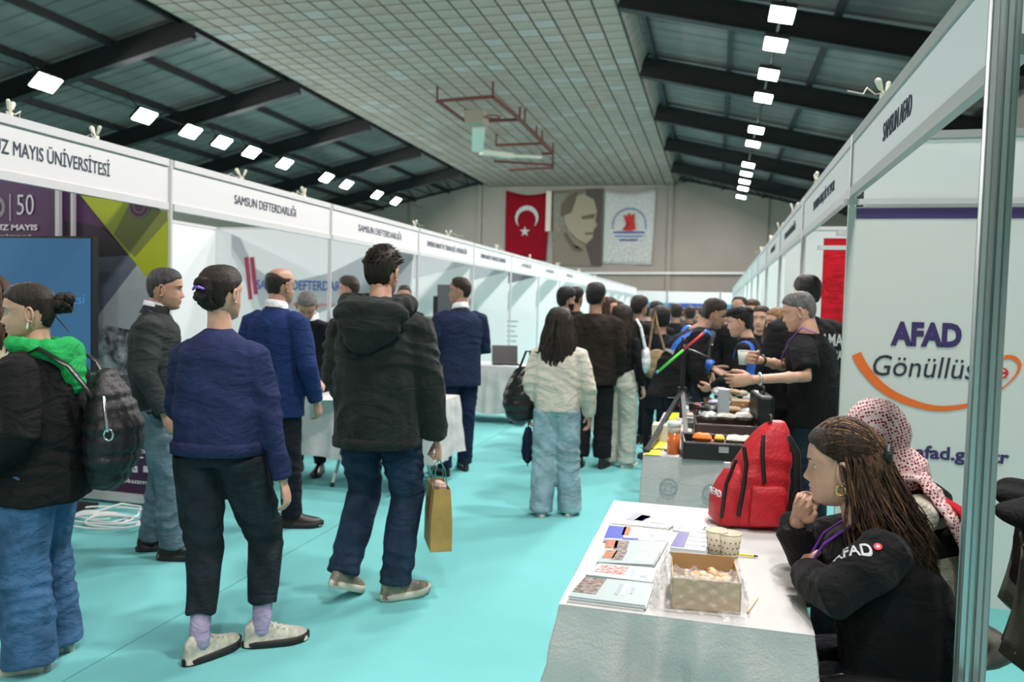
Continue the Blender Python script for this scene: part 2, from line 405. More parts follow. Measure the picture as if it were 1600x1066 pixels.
ub = banner('flag', 'white flag with a red figure in a round blue emblem on the end wall', [(946, 296), (1026, 294), (1018, 415), (941, 412)], FWH)
em = MB(); c = onY(983, 352, FY - .12); a = onY(983, 326, FY - .12); rr = (a - c).length
for k in range(40):
    t = 2 * PI * k / 40
    if 3.3 < t < 6.1: continue
    q = c + Vector((rr * math.cos(t), 0, rr * math.sin(t))); em.box(q, (.09, .01, .09), 0)
for k, w in enumerate((.95, .85, .55)): em.box(c + Vector((0, 0, -.45 - .24 * k)), (2 * rr * w, .01, .09), k % 2)
pxpoly(em, [(972, 360), (980, 355), (977, 345), (974, 335), (980, 338), (983, 332), (986, 338), (992, 333), (991, 345), (993, 357), (988, 361)], .13, 2)
em.build('emblem', [mat('emblem blue', (.03, .05, .28), .8), mat('emblem light blue', (.1, .25, .5), .8), mat('emblem red', (.5, .02, .02), .8)], ub)
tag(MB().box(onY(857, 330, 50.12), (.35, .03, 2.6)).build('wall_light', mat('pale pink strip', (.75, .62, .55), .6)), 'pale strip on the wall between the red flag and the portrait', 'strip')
# ------------------------------------------------------------------ BOOTHS
def fit_text(name, txt, mt, u0, u1, h, org_fn, u, v, parent, bold=0, thick=.0015, shear=0):
    """text stretched to span from point u0 to u1 with capital height h"""
    me = text_mesh(txt, 1, mt, bold=bold, thick=thick, shear=shear)
    n = len(me.vertices); co = np.empty(n * 3); me.vertices.foreach_get('co', co); co = co.reshape(-1, 3)
    w = co[:, 0].max() - co[:, 0].min(); k = (u1 - u0) / w
    co[:, 0] = (co[:, 0] - co[:, 0].min()) * k; co[:, 1] *= h / .72; co[:, 1] -= 0; co[:, 2] = co[:, 2] + thick
    me.vertices.foreach_set('co', co.ravel()); me.update()
    o = part(name, me, parent); o.matrix_local = frame_m(org_fn(u0), u, v); return o
LX, RX = -3.824, .70
def post(parent, x, y, z0=0, z1=2.5, mt=WHITE_FR, r=.021):
    mb = MB(); mb.cyl((x, y, z0), (x, y, z1), r * .72, n=12)
    for k in range(8):
        a = k * PI / 4 + PI / 8; mb.bar((x + r * .8 * math.cos(a), y + r * .8 * math.sin(a), z0), (x + r * .8 * math.cos(a), y + r * .8 * math.sin(a), z1), r * .5, r * .3, upv=(math.cos(a), math.sin(a), 0))
    return mb.build('post', mt, parent)
def panel_wall(parent, a, b, mt, fr, z0=.05, z1=2.5, name='wall_panel', n=3, skip=()):
    a, b = Vector(a), Vector(b); d = (b - a) / n
    for k in range(n):
        p, q = a + d * k, a + d * (k + 1); e = d.normalized() * .02
        if k not in skip: MB().bar(p + e + Vector((0, 0, (z0 + z1) / 2)), q - e + Vector((0, 0, (z0 + z1) / 2)), .008, z1 - z0 - .06).build(name, mt, parent)
        post(parent, q.x, q.y, 0, z1, fr)
    MB().bar(a + Vector((0, 0, z1 - .02)), b + Vector((0, 0, z1 - .02)), .03, .04).build('rail', fr, parent)
    MB().bar(a + Vector((0, 0, .03)), b + Vector((0, 0, .03)), .03, .04).build('rail', fr, parent)
def booth(x, y0, y1, side, label, fr, wall, part_far, txt=None, tspan=None, th=.085, zb=2.14, depth=3.0, back=True, inkm=None, fas=None):
    t = empty('exhibition_booth', (0, 0, 0), 0, label, 'booth', None)
    post(t, x - (.046 if abs(y0 - 2.12) < .01 and side > 0 else 0), y0, mt=fr)
    if y1 > 38: post(t, x, y1, mt=fr)
    for z in (2.475, zb + .025):
        MB().box((x, (y0 + y1) / 2 , z), (.036, y1 - y0 - .06, .05)).build('rail', fr, t)
    fp = MB().box((x, (y0 + y1) / 2, (2.5 + zb) / 2), (.012, y1 - y0 - .05, 2.5 - zb - .08)).build('fascia_board', fas or FASCIA, t)
    if txt:
        a, b = tspan
        if side < 0: fit_text('lettering', txt, inkm or INK, a, b, th, lambda s_: (x + .007, s_, (2.5 + zb) / 2), (0, 1, 0), (0, 0, 1), fp)
        else: fit_text('lettering', txt, inkm or INK, -b, -a, th, lambda s_: (x - .007, -s_, (2.5 + zb) / 2), (0, -1, 0), (0, 0, 1), fp)
    bx = x + side * depth
    if back: panel_wall(t, (bx, y0 + .02, 0), (bx, y1 - .06, 0), wall, fr, n=2)
    if part_far: panel_wall(t, (x + side * .03, y1 - .05, 0), (bx, y1 - .05, 0), wall, fr)
    return t
ordn = ['first', 'second', 'third', 'fourth', 'fifth', 'sixth', 'seventh', 'eighth', 'ninth', 'tenth', 'eleventh', 'twelfth', 'thirteenth', 'fourteenth']
LY = [4.85 + 2.42 * i for i in range(-1, 15)]
ltxt = ['ONDOKUZ MAYIS ÜNİVERSİTESİ', 'SAMSUN DEFTERDARLIĞI', 'SAMSUN DEFTERDARLIĞI', 'SAMSUN SANAYİ VE TEKNOLOJİ İL MÜDÜRLÜĞÜ', 'SAMSUN SANAYİ VE TEKNOLOJİ İL MÜDÜRLÜĞÜ', 'İL MÜDÜRLÜĞÜ', 'İL MÜDÜRLÜĞÜ', 'MÜDÜRLÜĞÜ']
_a, _b = onX(170, 268, LX).y, onX(62, 240, LX).y; USP = (_a - (_a - _b) / .47, _a)
lspan = [(USP[0], USP[1]), (5.62, 6.58), (7.90, 9.10), (10.0, 11.75), (12.5, 14.1), (15.3, 16.2), (17.6, 18.6), (20.2, 21.2)]
LB = []
for i in range(15):
    lab = {0: 'white booth with the university fascia and purple and green end wall', 1: 'white booth with the finance office fascia, next to the university booth', 2: 'white booth with the second finance office fascia, above the parka'}.get(i, 'white booth on the left aisle side, %s from the camera' % ordn[min(i, 13)] if i < 14 else 'white booth on the left aisle side, farthest from the camera')
    LB.append(booth(LX, LY[i], LY[i + 1], -1, lab, WHITE_FR, PANEL, i != 1, ltxt[i] if i < len(ltxt) else None, lspan[i] if i < len(ltxt) else None, th=.082 if i == 0 else .075))
    LB[-1]['group'] = 'booths along the left side of the aisle'
RY = [-.34, 2.12] + [4.64 + 2.46 * i for i in range(15)]
RFR = mat('grey booth profile', (.40, .43, .42), .35, .4)
RFAS = mat('grey white fascia', (.72, .76, .76), .5)
RPAN = mat('booth wall white right', (.66, .70, .68), .5)
rtxt = {1: ('SAMSUN AFAD', (3.30, 3.82), .085), 2: ('SAMSUN GENÇLİK VE SPOR', (5.3, 6.4), .07), 3: ('SAMSUN MÜDÜRLÜĞÜ', (7.8, 9.0), .07), 4: ('MÜDÜRLÜĞÜ', (10.4, 11.2), .07)}
RB = []
for i in range(15):
    tx = rtxt.get(i, (None, None, .07))
    lab = {0: 'right-hand booth frame nearest the camera, cut by the frame edge', 1: 'white booth on the right over the seated people in black'}.get(i, 'white booth on the right aisle side, %s beyond the seated people' % ordn[i - 2] if i > 1 else '')
    RB.append(booth(RX, RY[i], RY[i + 1], 1, lab, RFR if i < 2 else WHITE_FR, RPAN, i in (1, 3, 5, 7, 9, 11, 13), tx[0], tx[1], tx[2], zb=2.16, back=i != 0, fas=RFAS))
    RB[-1]['group'] = 'booths along the right side of the aisle'
# the double front post of the AFAD booth
post(RB[1], RX - .080, 2.115, 0, 2.6, ALU, .019)
# AFAD printed wall
AY = 4.55
PUR = mat('dark purple print', (.045, .025, .12), .5); ORG = mat('orange print', (.85, .16, .02), .5); REDP = mat('red print', (.72, .02, .03), .5)
aw = empty('printed_backdrop', (0, 0, 0), 0, 'white printed wall with purple lettering and an orange smile swoosh', 'backdrop')
MB().box((2.16, AY + .008, 1.02), (2.98, .01, 2.16)).build('sheet', mat('backdrop film', (.66, .68, .64), .35), aw)
MB().box((2.15, AY - .004, 2.125), (3.02, .03, .03)).build('top_rail', WHITE_FR, aw)
pb = MB().box((2.20, AY + .001, 2.065), (2.98, .004, .055)).build('stripe', PUR, aw)
oy = lambda z, off=.004: (lambda s_: (s_, AY + .002 - off * 0, z))
def ax(px, py): return onY(px, py, AY)
a0, a1 = ax(1392, 523), ax(1503, 523)
fit_text('lettering', 'AFAD', PUR, a0.x, a1.x, .118, lambda s_: (s_, AY + .001, a0.z), (1, 0, 0), (0, 0, 1), aw, bold=.05)
b0, b1 = ax(1364, 575), ax(1548, 575)
fit_text('lettering', 'Gönüllüsü', mat('dark script print', (.03, .03, .05), .5), b0.x, b1.x, .115, lambda s_: (s_, AY + .001, b0.z + .01), (1, 0, 0), (0, 0, 1), aw, shear=.15)
c0, c1 = ax(1326, 694), ax(1577, 714)
fit_text('lettering', 'gonullu.afad.gov.tr', PUR, c0.x, c1.x, .068, lambda s_: (s_, AY + .001, c0.z - .02), (1, 0, -.0), (0, 0, 1), aw, bold=.025)
def swoosh(pts, ws, mt, nm='swoosh', parent=aw, Y=AY, off=.002, M=ax):
    P = [M(*p) for p in pts]; Q = []
    for i in range(len(P) - 1):
        for k in range(5):
            t = k / 5; p0, p1, p2, p3 = P[max(i - 1, 0)], P[i], P[i + 1], P[min(i + 2, len(P) - 1)]
            Q.append((.5 * ((2 * p1) + (p2 - p0) * t + (2 * p0 - 5 * p1 + 4 * p2 - p3) * t * t + (3 * p1 - p0 - 3 * p2 + p3) * t ** 3), ws[i] * (1 - t) + ws[i + 1] * t))
    Q.append((P[-1], ws[-1])); v = []
    for i, (p, w) in enumerate(Q):
        t = (Q[min(i + 1, len(Q) - 1)][0] - Q[max(i - 1, 0)][0]).normalized(); n = Vector((-t.z, 0, t.x)) * w / 2
        v += [(p.x + n.x, Y - off, p.z + n.z), (p.x - n.x, Y - off, p.z - n.z)]
    MB().add(v, [(2 * k, 2 * k + 1, 2 * k + 3, 2 * k + 2) for k in range(len(Q) - 1)]).build(nm, mt, parent)
swoosh([(1338, 553), (1350, 575), (1375, 603), (1410, 624), (1460, 638), (1510, 634), (1545, 620), (1572, 602), (1588, 585), (1593, 570), (1585, 560), (1572, 558), (1560, 566)], [.05, .05, .045, .04, .03, .022, .014, .007, .010, .018, .022, .02, .01], ORG)
dm = MB(); cc = ax(1566, 583); poly(dm, [cc + Vector((.028 * math.cos(a), 0, .028 * math.sin(a))) for a in np.linspace(0, 2 * PI, 24, False)], (0, -1, 0), .004)
dm.build('round_emblem', REDP, aw)
dm = MB(); dm2 = cc
for k in range(14):
    a, b = R(50 + 20 * k), R(70 + 20 * k)
    poly(dm, [], (0, -1, 0), .005) if False else None
cm = MB()
for k in range(14):
    a, b = R(40 + 20 * k), R(60 + 20 * k)
    poly(cm, [cc + Vector((r_ * math.cos(t), 0, r_ * math.sin(t))) for r_, t in ((.011, a), (.017, a), (.017, b), (.011, b))], (0, -1, 0), .006)
cm.build('emblem_crescent', WHITE, aw)

# university booth end wall (Y = 4.85 plane, printed)
UY = 4.76
up_ = mat('purple print', (.075, .018, .085), .45); gr1 = mat('yellow green print', (.42, .47, .015), .45); gr2 = mat('olive print', (.20, .22, .04), .45)
dkp = mat('deep purple print', (.02, .008, .03), .45); slate = mat('slate blue print', (.12, .14, .19), .45); pale = mat('pale grey print', (.40, .43, .46), .45); lgt = mat('light grey print', (.50, .53, .54), .45)
land = mat('landscape print', (.10, .09, .13), .5, var=.6, vscale=14, col2=(.42, .44, .46)); landg = mat('dark landscape print', (.03, .035, .035), .5, var=.6, vscale=18, col2=(.10, .11, .10))
ub_ = empty('printed_wall', (0, 0, 0), 0, 'purple and green printed booth wall with a landscape picture and social media icons', 'backdrop')
MB().box((-5.36, UY + .01, 1.29), (3.02, .01, 2.36)).build('sheet', up_, ub_)
def ux(px, py): return onY(px, py, UY)
def uprint(nm, pts, mt, off):
    mb = MB(); poly(mb, [ux(*p) for p in pts], (0, -1, 0), off); return mb.build(nm, mt, ub_)
uprint('print_dark', [(100, 345), (160, 355), (205, 400), (145, 408), (95, 408)], dkp, .001)
uprint('print_slate', [(100, 406), (202, 399), (216, 412), (148, 500), (100, 500)], slate, .0015)
uprint('print_grey', [(216, 412), (243, 450), (262, 440), (262, 560), (100, 560), (148, 500)], pale, .002)
uprint('print_green', [(126, 305), (200, 317), (240, 327), (262, 331), (262, 425), (243, 450)], gr1, .0025)
uprint('print_olive', [(178, 366), (203, 318), (262, 331), (262, 345), (211, 402)], gr2, .003)
uprint('print_landscape', [(100, 498), (160, 507), (200, 515), (262, 520), (262, 588), (100, 588)], land, .0035)
uprint('print_ground', [(100, 586), (262, 586), (262, 690), (100, 690)], landg, .004)
uprint('print_footer', [(100, 688), (262, 688), (262, 775), (100, 770)], mat('plum print', (.05, .012, .05), .45), .005)
uprint('print_line', [(120, 710), (225, 714), (225, 716), (120, 712)], WHITE, .006)
mb = MB()
for k in range(2):
    for a in np.linspace(0, 2 * PI, 24, False):
        b = a + 2 * PI / 24; r0, r1 = ((.085, .080), (.05, .045))[k]; c = ux(218, 322)
        poly(mb, [c + Vector((q * math.cos(t), 0, q * math.sin(t))) for q, t in ((r1, a), (r0, a), (r0, b), (r1, b))], (0, -1, 0), .0055)
c = ux(218, 322); dk = MB(); poly(dk, [c + Vector((.09 * math.cos(a), 0, .09 * math.sin(a))) for a in np.linspace(0, 2 * PI, 28, False)], (0, -1, 0), .0045)
dk.build('round_crest', mat('crest purple', (.12, .03, .09), .5), ub_); mb.build('crest_ring', mat('crest line', (.45, .35, .38), .5), ub_)
PW = mat('white print', (.72, .70, .74), .5)
s0, s1 = ux(27, 330).x, ux(53, 330).x
fit_text('lettering', '50', PW, s0, s1 - .0, .16, lambda s_: (s_, UY - .001, ux(38, 322).z), (1, 0, 0), (0, 0, 1), ub_, bold=-.01)
fit_text('lettering', 'ONDOKUZ MAYIS', PW, ux(-62, 356).x, ux(59, 356).x, .042, lambda s_: (s_, UY - .001, ux(0, 356).z), (1, 0, 0), (0, 0, 1), ub_, bold=.03)
fit_text('lettering', 'ÜNİVERSİTESİ', PW, ux(-62, 370).x, ux(50, 370).x, .02, lambda s_: (s_, UY - .001, ux(0, 370).z), (1, 0, 0), (0, 0, 1), ub_)
mb = MB(); mb.box(ux(16, 324) + Vector((0, -.002, 0)), (.004, .003, .20))
c = ux(-6, 324)
for a in np.linspace(0, 2 * PI, 40, False): mb.box(c + Vector((.08 * math.cos(a), -.002, .08 * math.sin(a))), (.006, .003, .006))
for rr_ in (.068, .03):
    for a in np.linspace(0, 2 * PI, 28, False):
        b = a + 2 * PI / 28; poly(mb, [c + Vector((q * math.cos(t), 0, q * math.sin(t))) for q, t in ((rr_ - .006, a), (rr_, a), (rr_, b), (rr_ - .006, b))], (0, -1, 0), .003)
mb.build('round_crest', PW, ub_)
fit_text('lettering', 'universitesi.edu.tr', PW, ux(120, 700).x, ux(232, 700).x, .035, lambda s_: (s_, UY - .007, ux(205, 703).z), (1, 0, 0), (0, 0, 1), ub_, bold=.02)
fit_text('lettering', 'f', dkp, ux(163, 732).x, ux(167, 732).x, .045, lambda s_: (s_, UY - .010, ux(165, 733).z), (1, 0, 0), (0, 0, 1), ub_)
fit_text('lettering', 'X', PW, ux(177, 732).x, ux(187, 732).x, .045, lambda s_: (s_, UY - .008, ux(182, 733).z), (1, 0, 0), (0, 0, 1), ub_, bold=.02)
fit_text('lettering', 'universitesi undokuzmayisuniv', PW, ux(60, 750).x, ux(262, 750).x, .030, lambda s_: (s_, UY - .008, ux(190, 751).z), (1, 0, 0), (0, 0, 1), ub_, bold=.01) if False else fit_text('lettering', 'uniondokuzmayis', PW, ux(155, 750).x, ux(252, 750).x, .032, lambda s_: (s_, UY - .008, ux(190, 750).z), (1, 0, 0), (0, 0, 1), ub_, bold=.01)
ic = MB()
for px_ in (165, 196, 212, 229): ic.box(ux(px_, 733) + Vector((0, -.008, 0)), (.040, .003, .045))
ic.build('media_icon_tiles', PW, ub_)
fit_text('lettering', 'in', dkp, ux(192, 733).x, ux(200, 733).x, .028, lambda s_: (s_, UY - .010, ux(196, 734).z), (1, 0, 0), (0, 0, 1), ub_, bold=.02)
tri = MB(); c = ux(212, 733); poly(tri, [c + Vector(p) for p in ((-.008, 0, -.011), (.011, 0, 0), (-.008, 0, .011))], (0, -1, 0), .012); tri.build('play_mark', dkp, ub_)
for px_ in (95, 118): p = ux(px_, 330); MB().box((p.x, UY - .02, 1.25), (.034 if px_ == 95 else .02, .03, 2.46)).build('post', WHITE_FR, ub_)
MB().box((-5.36, UY - .005, .055), (3.02, .05, .06)).build('foot_rail', WHITE_FR, ub_)

# DEFTERDARLIK wall at Y=9.69 (printed)
DY = LY[3] - .08
dw = empty('printed_backdrop', (0, 0, 0), 0, 'white printed wall with grey swoosh and blue lettering behind the suited people', 'backdrop')
def dx_(px, py): return onY(px, py, DY)
MB().box((-5.35, DY + .008, 1.27), (2.98, .008, 2.4)).build('sheet', mat('white banner film', (.80, .82, .83), .4), dw)
GS = mat('grey swoosh print', (.42, .45, .48), .5); GS2 = mat('pale grey swoosh print', (.60, .62, .64), .5)
def dprint(nm, pts, mt, off):
    mb = MB(); P = [dx_(*p) for p in pts]; P = [Vector((p.x, DY - off, max(.1, min(2.46, p.z)))) for p in P]; n = len(P) // 2
    mb.add(P, [(k, k + 1, len(P) - 2 - k, len(P) - 1 - k) for k in range(n - 1)]); return mb.build(nm, mt, dw)
up1 = [(362, 366), (375, 372), (385, 395), (400, 420), (425, 436), (470, 438), (520, 425), (570, 400), (615, 378), (648, 366)]
lo1 = [(640, 452), (610, 462), (570, 470), (520, 480), (470, 500), (440, 505), (415, 500), (398, 470), (375, 420), (362, 385)]
def strip(nm, U, L, mt, off):
    v = []
    for a, b in zip(U, L):
        for p in (dx_(*a), dx_(*b)): v.append((p.x, DY - off, max(.1, min(2.46, p.z))))
    return MB().add(v, [(2 * k, 2 * k + 1, 2 * k + 3, 2 * k + 2) for k in range(len(U) - 1)]).build(nm, mt, dw)
strip('print_swoosh', up1, lo1[::-1], GS, .002)
strip('print_swoosh', [(362, 385), (390, 430), (415, 500), (440, 505)], [(362, 395), (385, 445), (405, 520), (425, 560)], GS2, .004)
d0, d1 = dx_(401, 442), dx_(556, 452)
fit_text('lettering', 'SAMSUN DEFTERDARLIĞI', mat('royal blue print', (.05, .10, .36), .5), d0.x, d1.x, .13, lambda s_: (s_, DY - .006, dx_(480, 447).z), (1, 0, 0), (0, 0, 1), dw, bold=.012)
fit_text('lettering', 'www.samsun.gov.tr', mat('pink red print', (.60, .16, .17), .5), dx_(430, 475).x, dx_(524, 476).x, .06, lambda s_: (s_, DY - .006, dx_(480, 475).z), (1, 0, 0), (0, 0, 1), dw)
mb = MB()
for a, b in (((385, 402), (392, 468)), ((394, 402), (400, 460))):
    mb.bar(dx_(*a) + Vector((0, -.006, 0)), dx_(*b) + Vector((0, -.006, 0)), .06, .004, upv=(0, 1, 0))
mb.build('print_mark', mat('crimson print', (.35, .02, .07), .5), dw)
# small poster with red marks on back wall of the finance booth
ps = empty('poster', (0, 0, 0), 0, 'white notice with red blocks behind the man in the dark fleece', 'poster')
PY_ = DY - .05
def ppx(px, py): return onY(px, py, PY_)
c = ppx(330, 500); mb = MB(); mb.box(c, (.34, .01, .62)); mb.build('sheet', WHITE, ps)
mb = MB(); mb.box(ppx(312, 508) + Vector((0, -.008, 0)), (.16, .004, .13)); mb.box(ppx(316, 462) + Vector((0, -.008, 0)), (.10, .004, .05)); mb.build('red_print', REDP, ps)
fit_text('lettering', 'SAMSUN', REDP, ppx(303, 484).x, ppx(330, 484).x, .03, lambda s_: (s_, PY_ - .008, ppx(316, 486).z), (1, 0, 0), (0, 0, 1), ps)
# partitions further on: grey diagonal prints and text lines
for i, Y_ in ((4, LY[4] - .08), (5, LY[5] - .08), (6, LY[6] - .08)):
    t = empty('printed_backdrop', (0, 0, 0), 0, {4: 'white booth wall with pale diagonal print beside the man in the navy suit', 5: 'white booth wall with grey diagonal and pale text lines right of the navy suit', 6: 'white booth wall with dark grey diagonal behind the crowd on the left'}[i], 'backdrop')
    MB().box((-5.35, Y_ + .006, 1.27), (2.98, .008, 2.4)).build('sheet', mat('banner film %d' % i, (.80, .82, .82), .4), t)
    mb = MB(); x0, x1 = -6.2, -3.86; c_ = {4: GS2, 5: GS, 6: mat('dark grey print', (.17, .17, .20), .5)}[i]
    mb.add([(x0, Y_ - .002, 1.55), (x1, Y_ - .002, 2.15), (x1, Y_ - .002, 2.46), (x0 + .9, Y_ - .002, 2.42)], [(0, 1, 2, 3)]); mb.build('print_diagonal', c_, t)
    tl = MB()
    for k in range(5): tl.box((-4.5, Y_ - .004, 1.15 - .11 * k), (.5 - .06 * (k % 3), .003, .022))
    tl.build('text_lines', mat('grey text print', (.25, .27, .3), .5), t)
    if i == 5:
        mb = MB()
        for a in np.linspace(0, 2 * PI, 20, False):
            b = a + 2 * PI / 20; c = Vector((-4.72, Y_, 1.55)); poly(mb, [c + Vector((q * math.cos(s_), 0, q * math.sin(s_))) for q, s_ in ((.09, a), (.12, a), (.12, b), (.09, b))], (0, -1, 0), .005)
        mb.build('red_ring', REDP, t)
# big screen in the university booth
tv = empty('television', (0, 0, 0), 0, 'large black-framed screen with a blue picture in the university booth', 'television')
TY = 4.30; c = onY(144, 369, TY); TW, TH = 1.55, .90
MB().box((c.x - TW / 2, TY + .03, c.z - TH / 2), (TW, .05, TH)).build('casing', BLACK, tv)
MB().box((c.x - TW / 2, TY + .002, c.z - TH / 2), (TW - .03, .004, TH - .03)).build('screen', mat('lit blue screen', (.01, .03, .06), .2, emit=(.035, .13, .26), estr=.8, var=.1), tv)
fit_text('lettering', 'Üniversitesi', mat('screen text', (.05, .2, .4), .4, emit=(.02, .09, .22), estr=1), c.x - .55, c.x - .06, .07, lambda s_: (s_, TY - .001, c.z - .42), (1, 0, 0), (0, 0, 1), tv)
st = MB()
for sx in (-.4, .4): st.bar((c.x - TW / 2 + sx, TY + .08, 0), (c.x - TW / 2 + sx, TY + .08, c.z - .2), .04)
st.box((c.x - TW / 2, TY + .08, .02), (1.1, .45, .04)); st.build('stand', BLACK, tv)
# booths across the far end
EY = 43.5
for k, (xa, xb) in enumerate(((-8.2, -5.4), (-5.4, -2.6), (-2.6, .2), (.2, 3.0))):
    t = empty('exhibition_booth', (0, 0, 0), 0, 'white booth across the far end of the aisle, %s from the left' % ordn[k], 'booth', 'booths across the far end of the aisle')
    post(t, xa, EY, r=.05); post(t, xb, EY, r=.05)
    MB().box(((xa + xb) / 2, EY, 2.14), (xb - xa - .08, .03, .62)).build('fascia_board', FASCIA, t)
    MB().box(((xa + xb) / 2, EY + 2.0, 1.2), (xb - xa, .03, 2.4)).build('wall_panel', mat('blue end wall %d' % (k % 2), ((.02, .08, .35), (.05, .30, .48))[k % 2], .5), t)
# clip-on spotlights and their cables on the fascia tops
def clip(x, y, s, lab, side, z=2.5):
    t = empty('clip_spotlight', (x, y, z), 0, lab, 'lamp', 'cream clip spotlights along the %s fascia' % side)
    t.rotation_euler = (0, 0, s * .9); t.scale = (.5,) * 3
    MB().box((0, 0, .02), (.05, .06, .05)).bar((0, 0, .03), (.0, .05, .10), .018).build('clamp', CREAM, t)
    MB().tube([(0, .05, .09), (0, .085, .15)], [.022, .030], 10).tube([(0, -.03, .07), (.01, -.06, .15)], [.016, .022], 8).build('lamp_head', CREAM, t)
    MB().tube([(0, .03, .05), (.02, .09, .035), (.05, .16, .09), (.02, .21, .06), (0, .26, .01), (0, .45, .012)], [.006] * 6, 6).build('cable', CREAM, t)
for k, px_ in enumerate((15, 150, 378, 475, 648, 700, 775, 828, 872, 905, 930)):
    top = onX(px_, np.interp(px_, [0, 270, 515, 740, 870, 975], [181, 250, 318, 380, 414, 443]), LX)
    clip(LX, top.y, .5 + k, 'cream clip spotlight on the left fascia, %s along from the camera' % ordn[k], 'left')
for k, (px_, py_) in enumerate(((1382, 140), (1275, 285), (1240, 335), (1218, 362), (1203, 387), (1190, 405))):
    p = onX(px_, py_, RX); clip(RX, p.y, 2.5 + k, 'cream clip spotlight on the right fascia, %s along from the camera' % ordn[k], 'right')
# red roll-up banner and cross rails in the booth beyond AFAD
rb = empty('rollup_banner', (0, 0, 0), 0, 'red banner standing in the booth just beyond the orange swoosh wall', 'banner')
p = onY(1301, 440, 7.6); MB().box((p.x + .06, 7.6, 1.2), (.30, .02, 2.0)).build('sheet', cloth('banner red', (.50, .01, .02)), rb); MB().box((p.x + .06, 7.6, .1), (.36, .12, .2)).build('foot', ALU, rb)
MB().bar((RX, 5.2, 2.02), (RX + 2.9, 5.2, 2.02), .03, .03).build('cross_rail', WHITE_FR, RB[2]); MB().bar((RX, 6.1, 2.0), (RX + 2.9, 6.1, 2.0), .03, .03).build('cross_rail', WHITE_FR, RB[2])
# white cables on the carpet beside the university booth
cb = MB()
for k in range(6):
    c = onZ(150 + 6 * k, 805 + 5 * (k % 3), .012 + .006 * k); rr = .10 + .035 * (k % 4)
    cb.tube([c + Vector((rr * 1.5 * math.cos(a), rr * math.sin(a), .004 * math.sin(3 * a))) for a in np.linspace(0, 5.9 + k * .1, 26)], .007, 6)
cb.tube([onZ(150, 800, .02), onZ(190, 787, .05), onZ(220, 792, .02), onZ(215, 806, .01), onZ(180, 815, .01), onZ(140, 822, .01)], .007, 6)
tag(cb.build('power_cable', mat('white cable', (.75, .77, .76), .4), None, True), 'white cables coiled on the turquoise carpet beside the purple wall', 'cable')
# ------------------------------------------------------------------ PEOPLE
def lerp(keys, x):
    return np.interp(x, [k[0] for k in keys][::-1] if keys[0][0] > keys[-1][0] else [k[0] for k in keys], [k[1] for k in keys][::-1] if keys[0][0] > keys[-1][0] else [k[1] for k in keys])
FRONT = [(.118, .0), (.113, .035), (.10, .060), (.08, .077), (.055, .087), (.035, .090), (.024, .092), (.012, .084), (-.01, .081), (-.035, .083), (-.05, .087), (-.060, .0925), (-.067, .0865), (-.074, .0905), (-.085, .080), (-.097, .085), (-.107, .079), (-.118, .05)]
BACK = [(.118, 0), (.113, -.04), (.10, -.066), (.08, -.086), (.05, -.098), (.02, -.10), (-.01, -.095), (-.04, -.082), (-.07, -.064), (-.095, -.035), (-.108, -.01), (-.118, .01)]
WID = [(.118, 0), (.113, .036), (.10, .054), (.08, .067), (.05, .0755), (.02, .077), (-.01, .0735), (-.04, .068), (-.065, .060), (-.085, .050), (-.10, .038), (-.110, .026), (-.118, .010)]
NOSE = [(.022, 0), (.010, .004), (-.010, .012), (-.026, .020), (-.034, .0235), (-.041, .017), (-.047, 0)]
NA, NZ = 56, 48
def head_grid(female=False, off=None):
    zs = .118 * np.sin(np.linspace(PI / 2 * .97, -PI / 2 * .97, NZ)) if False else np.linspace(.1165, -.1175, NZ)
    t = np.linspace(-1, 1, NA, endpoint=False); ang = PI * (t - .25 * np.sin(PI * t) * 1.0 * .9)   # denser at the front (angle 0 = +Y)
    Z, A = np.meshgrid(zs, ang, indexing='ij')
    yf, yb, w = lerp(FRONT, Z), lerp(BACK, Z), lerp(WID, Z)
    if female: w = w * np.interp(Z, [-.07, .02], [.95, 1])
    yc = (yf * .35 + yb * .65) * .8
    ca, sa = np.cos(A), np.sin(A); p = .86
    X = w * np.sign(sa) * np.abs(sa) ** p
    Y = np.where(ca > 0, yc + (yf - yc) * np.abs(ca) ** .92, yc - (yc - yb) * np.abs(ca) ** p)
    if off is None:
        fr = np.clip(ca * 2, 0, 1)
        sg = np.where(Z > -.015, .0085, .0125); Y = Y + fr * lerp(NOSE, Z) * np.exp(-(X / sg) ** 2)
        Y = Y + fr * .006 * np.exp(-((np.abs(X) - .013) / .006) ** 2 - ((Z + .038) / .007) ** 2)
        Y = Y - fr * .009 * np.exp(-((np.abs(X) - .031) / .014) ** 2 - ((Z - .004) / .010) ** 2)
        Y = Y + fr * .003 * np.exp(-((np.abs(X) - .033) / .018) ** 2 - ((Z - .024) / .006) ** 2)
        lip = np.exp(-(X / .022) ** 4); mid = (lerp(FRONT, Z) - np.interp(Z, [-.09, -.05], [.082, .086])); Y = Y - fr * mid * (1 - lip) * ((Z < -.05) & (Z > -.09))
    return X, Y, Z, A
def grid_mesh(X, Y, Z):
    n, k = X.shape; v = np.stack([X, Y, Z], -1).reshape(-1, 3).tolist()
    f = [(i * k + j, (i + 1) * k + j, (i + 1) * k + (j + 1) % k, i * k + (j + 1) % k) for i in range(n - 1) for j in range(k)]
    f += [tuple(range(k)), tuple((n - 1) * k + j for j in range(k))[::-1]]
    return v, f
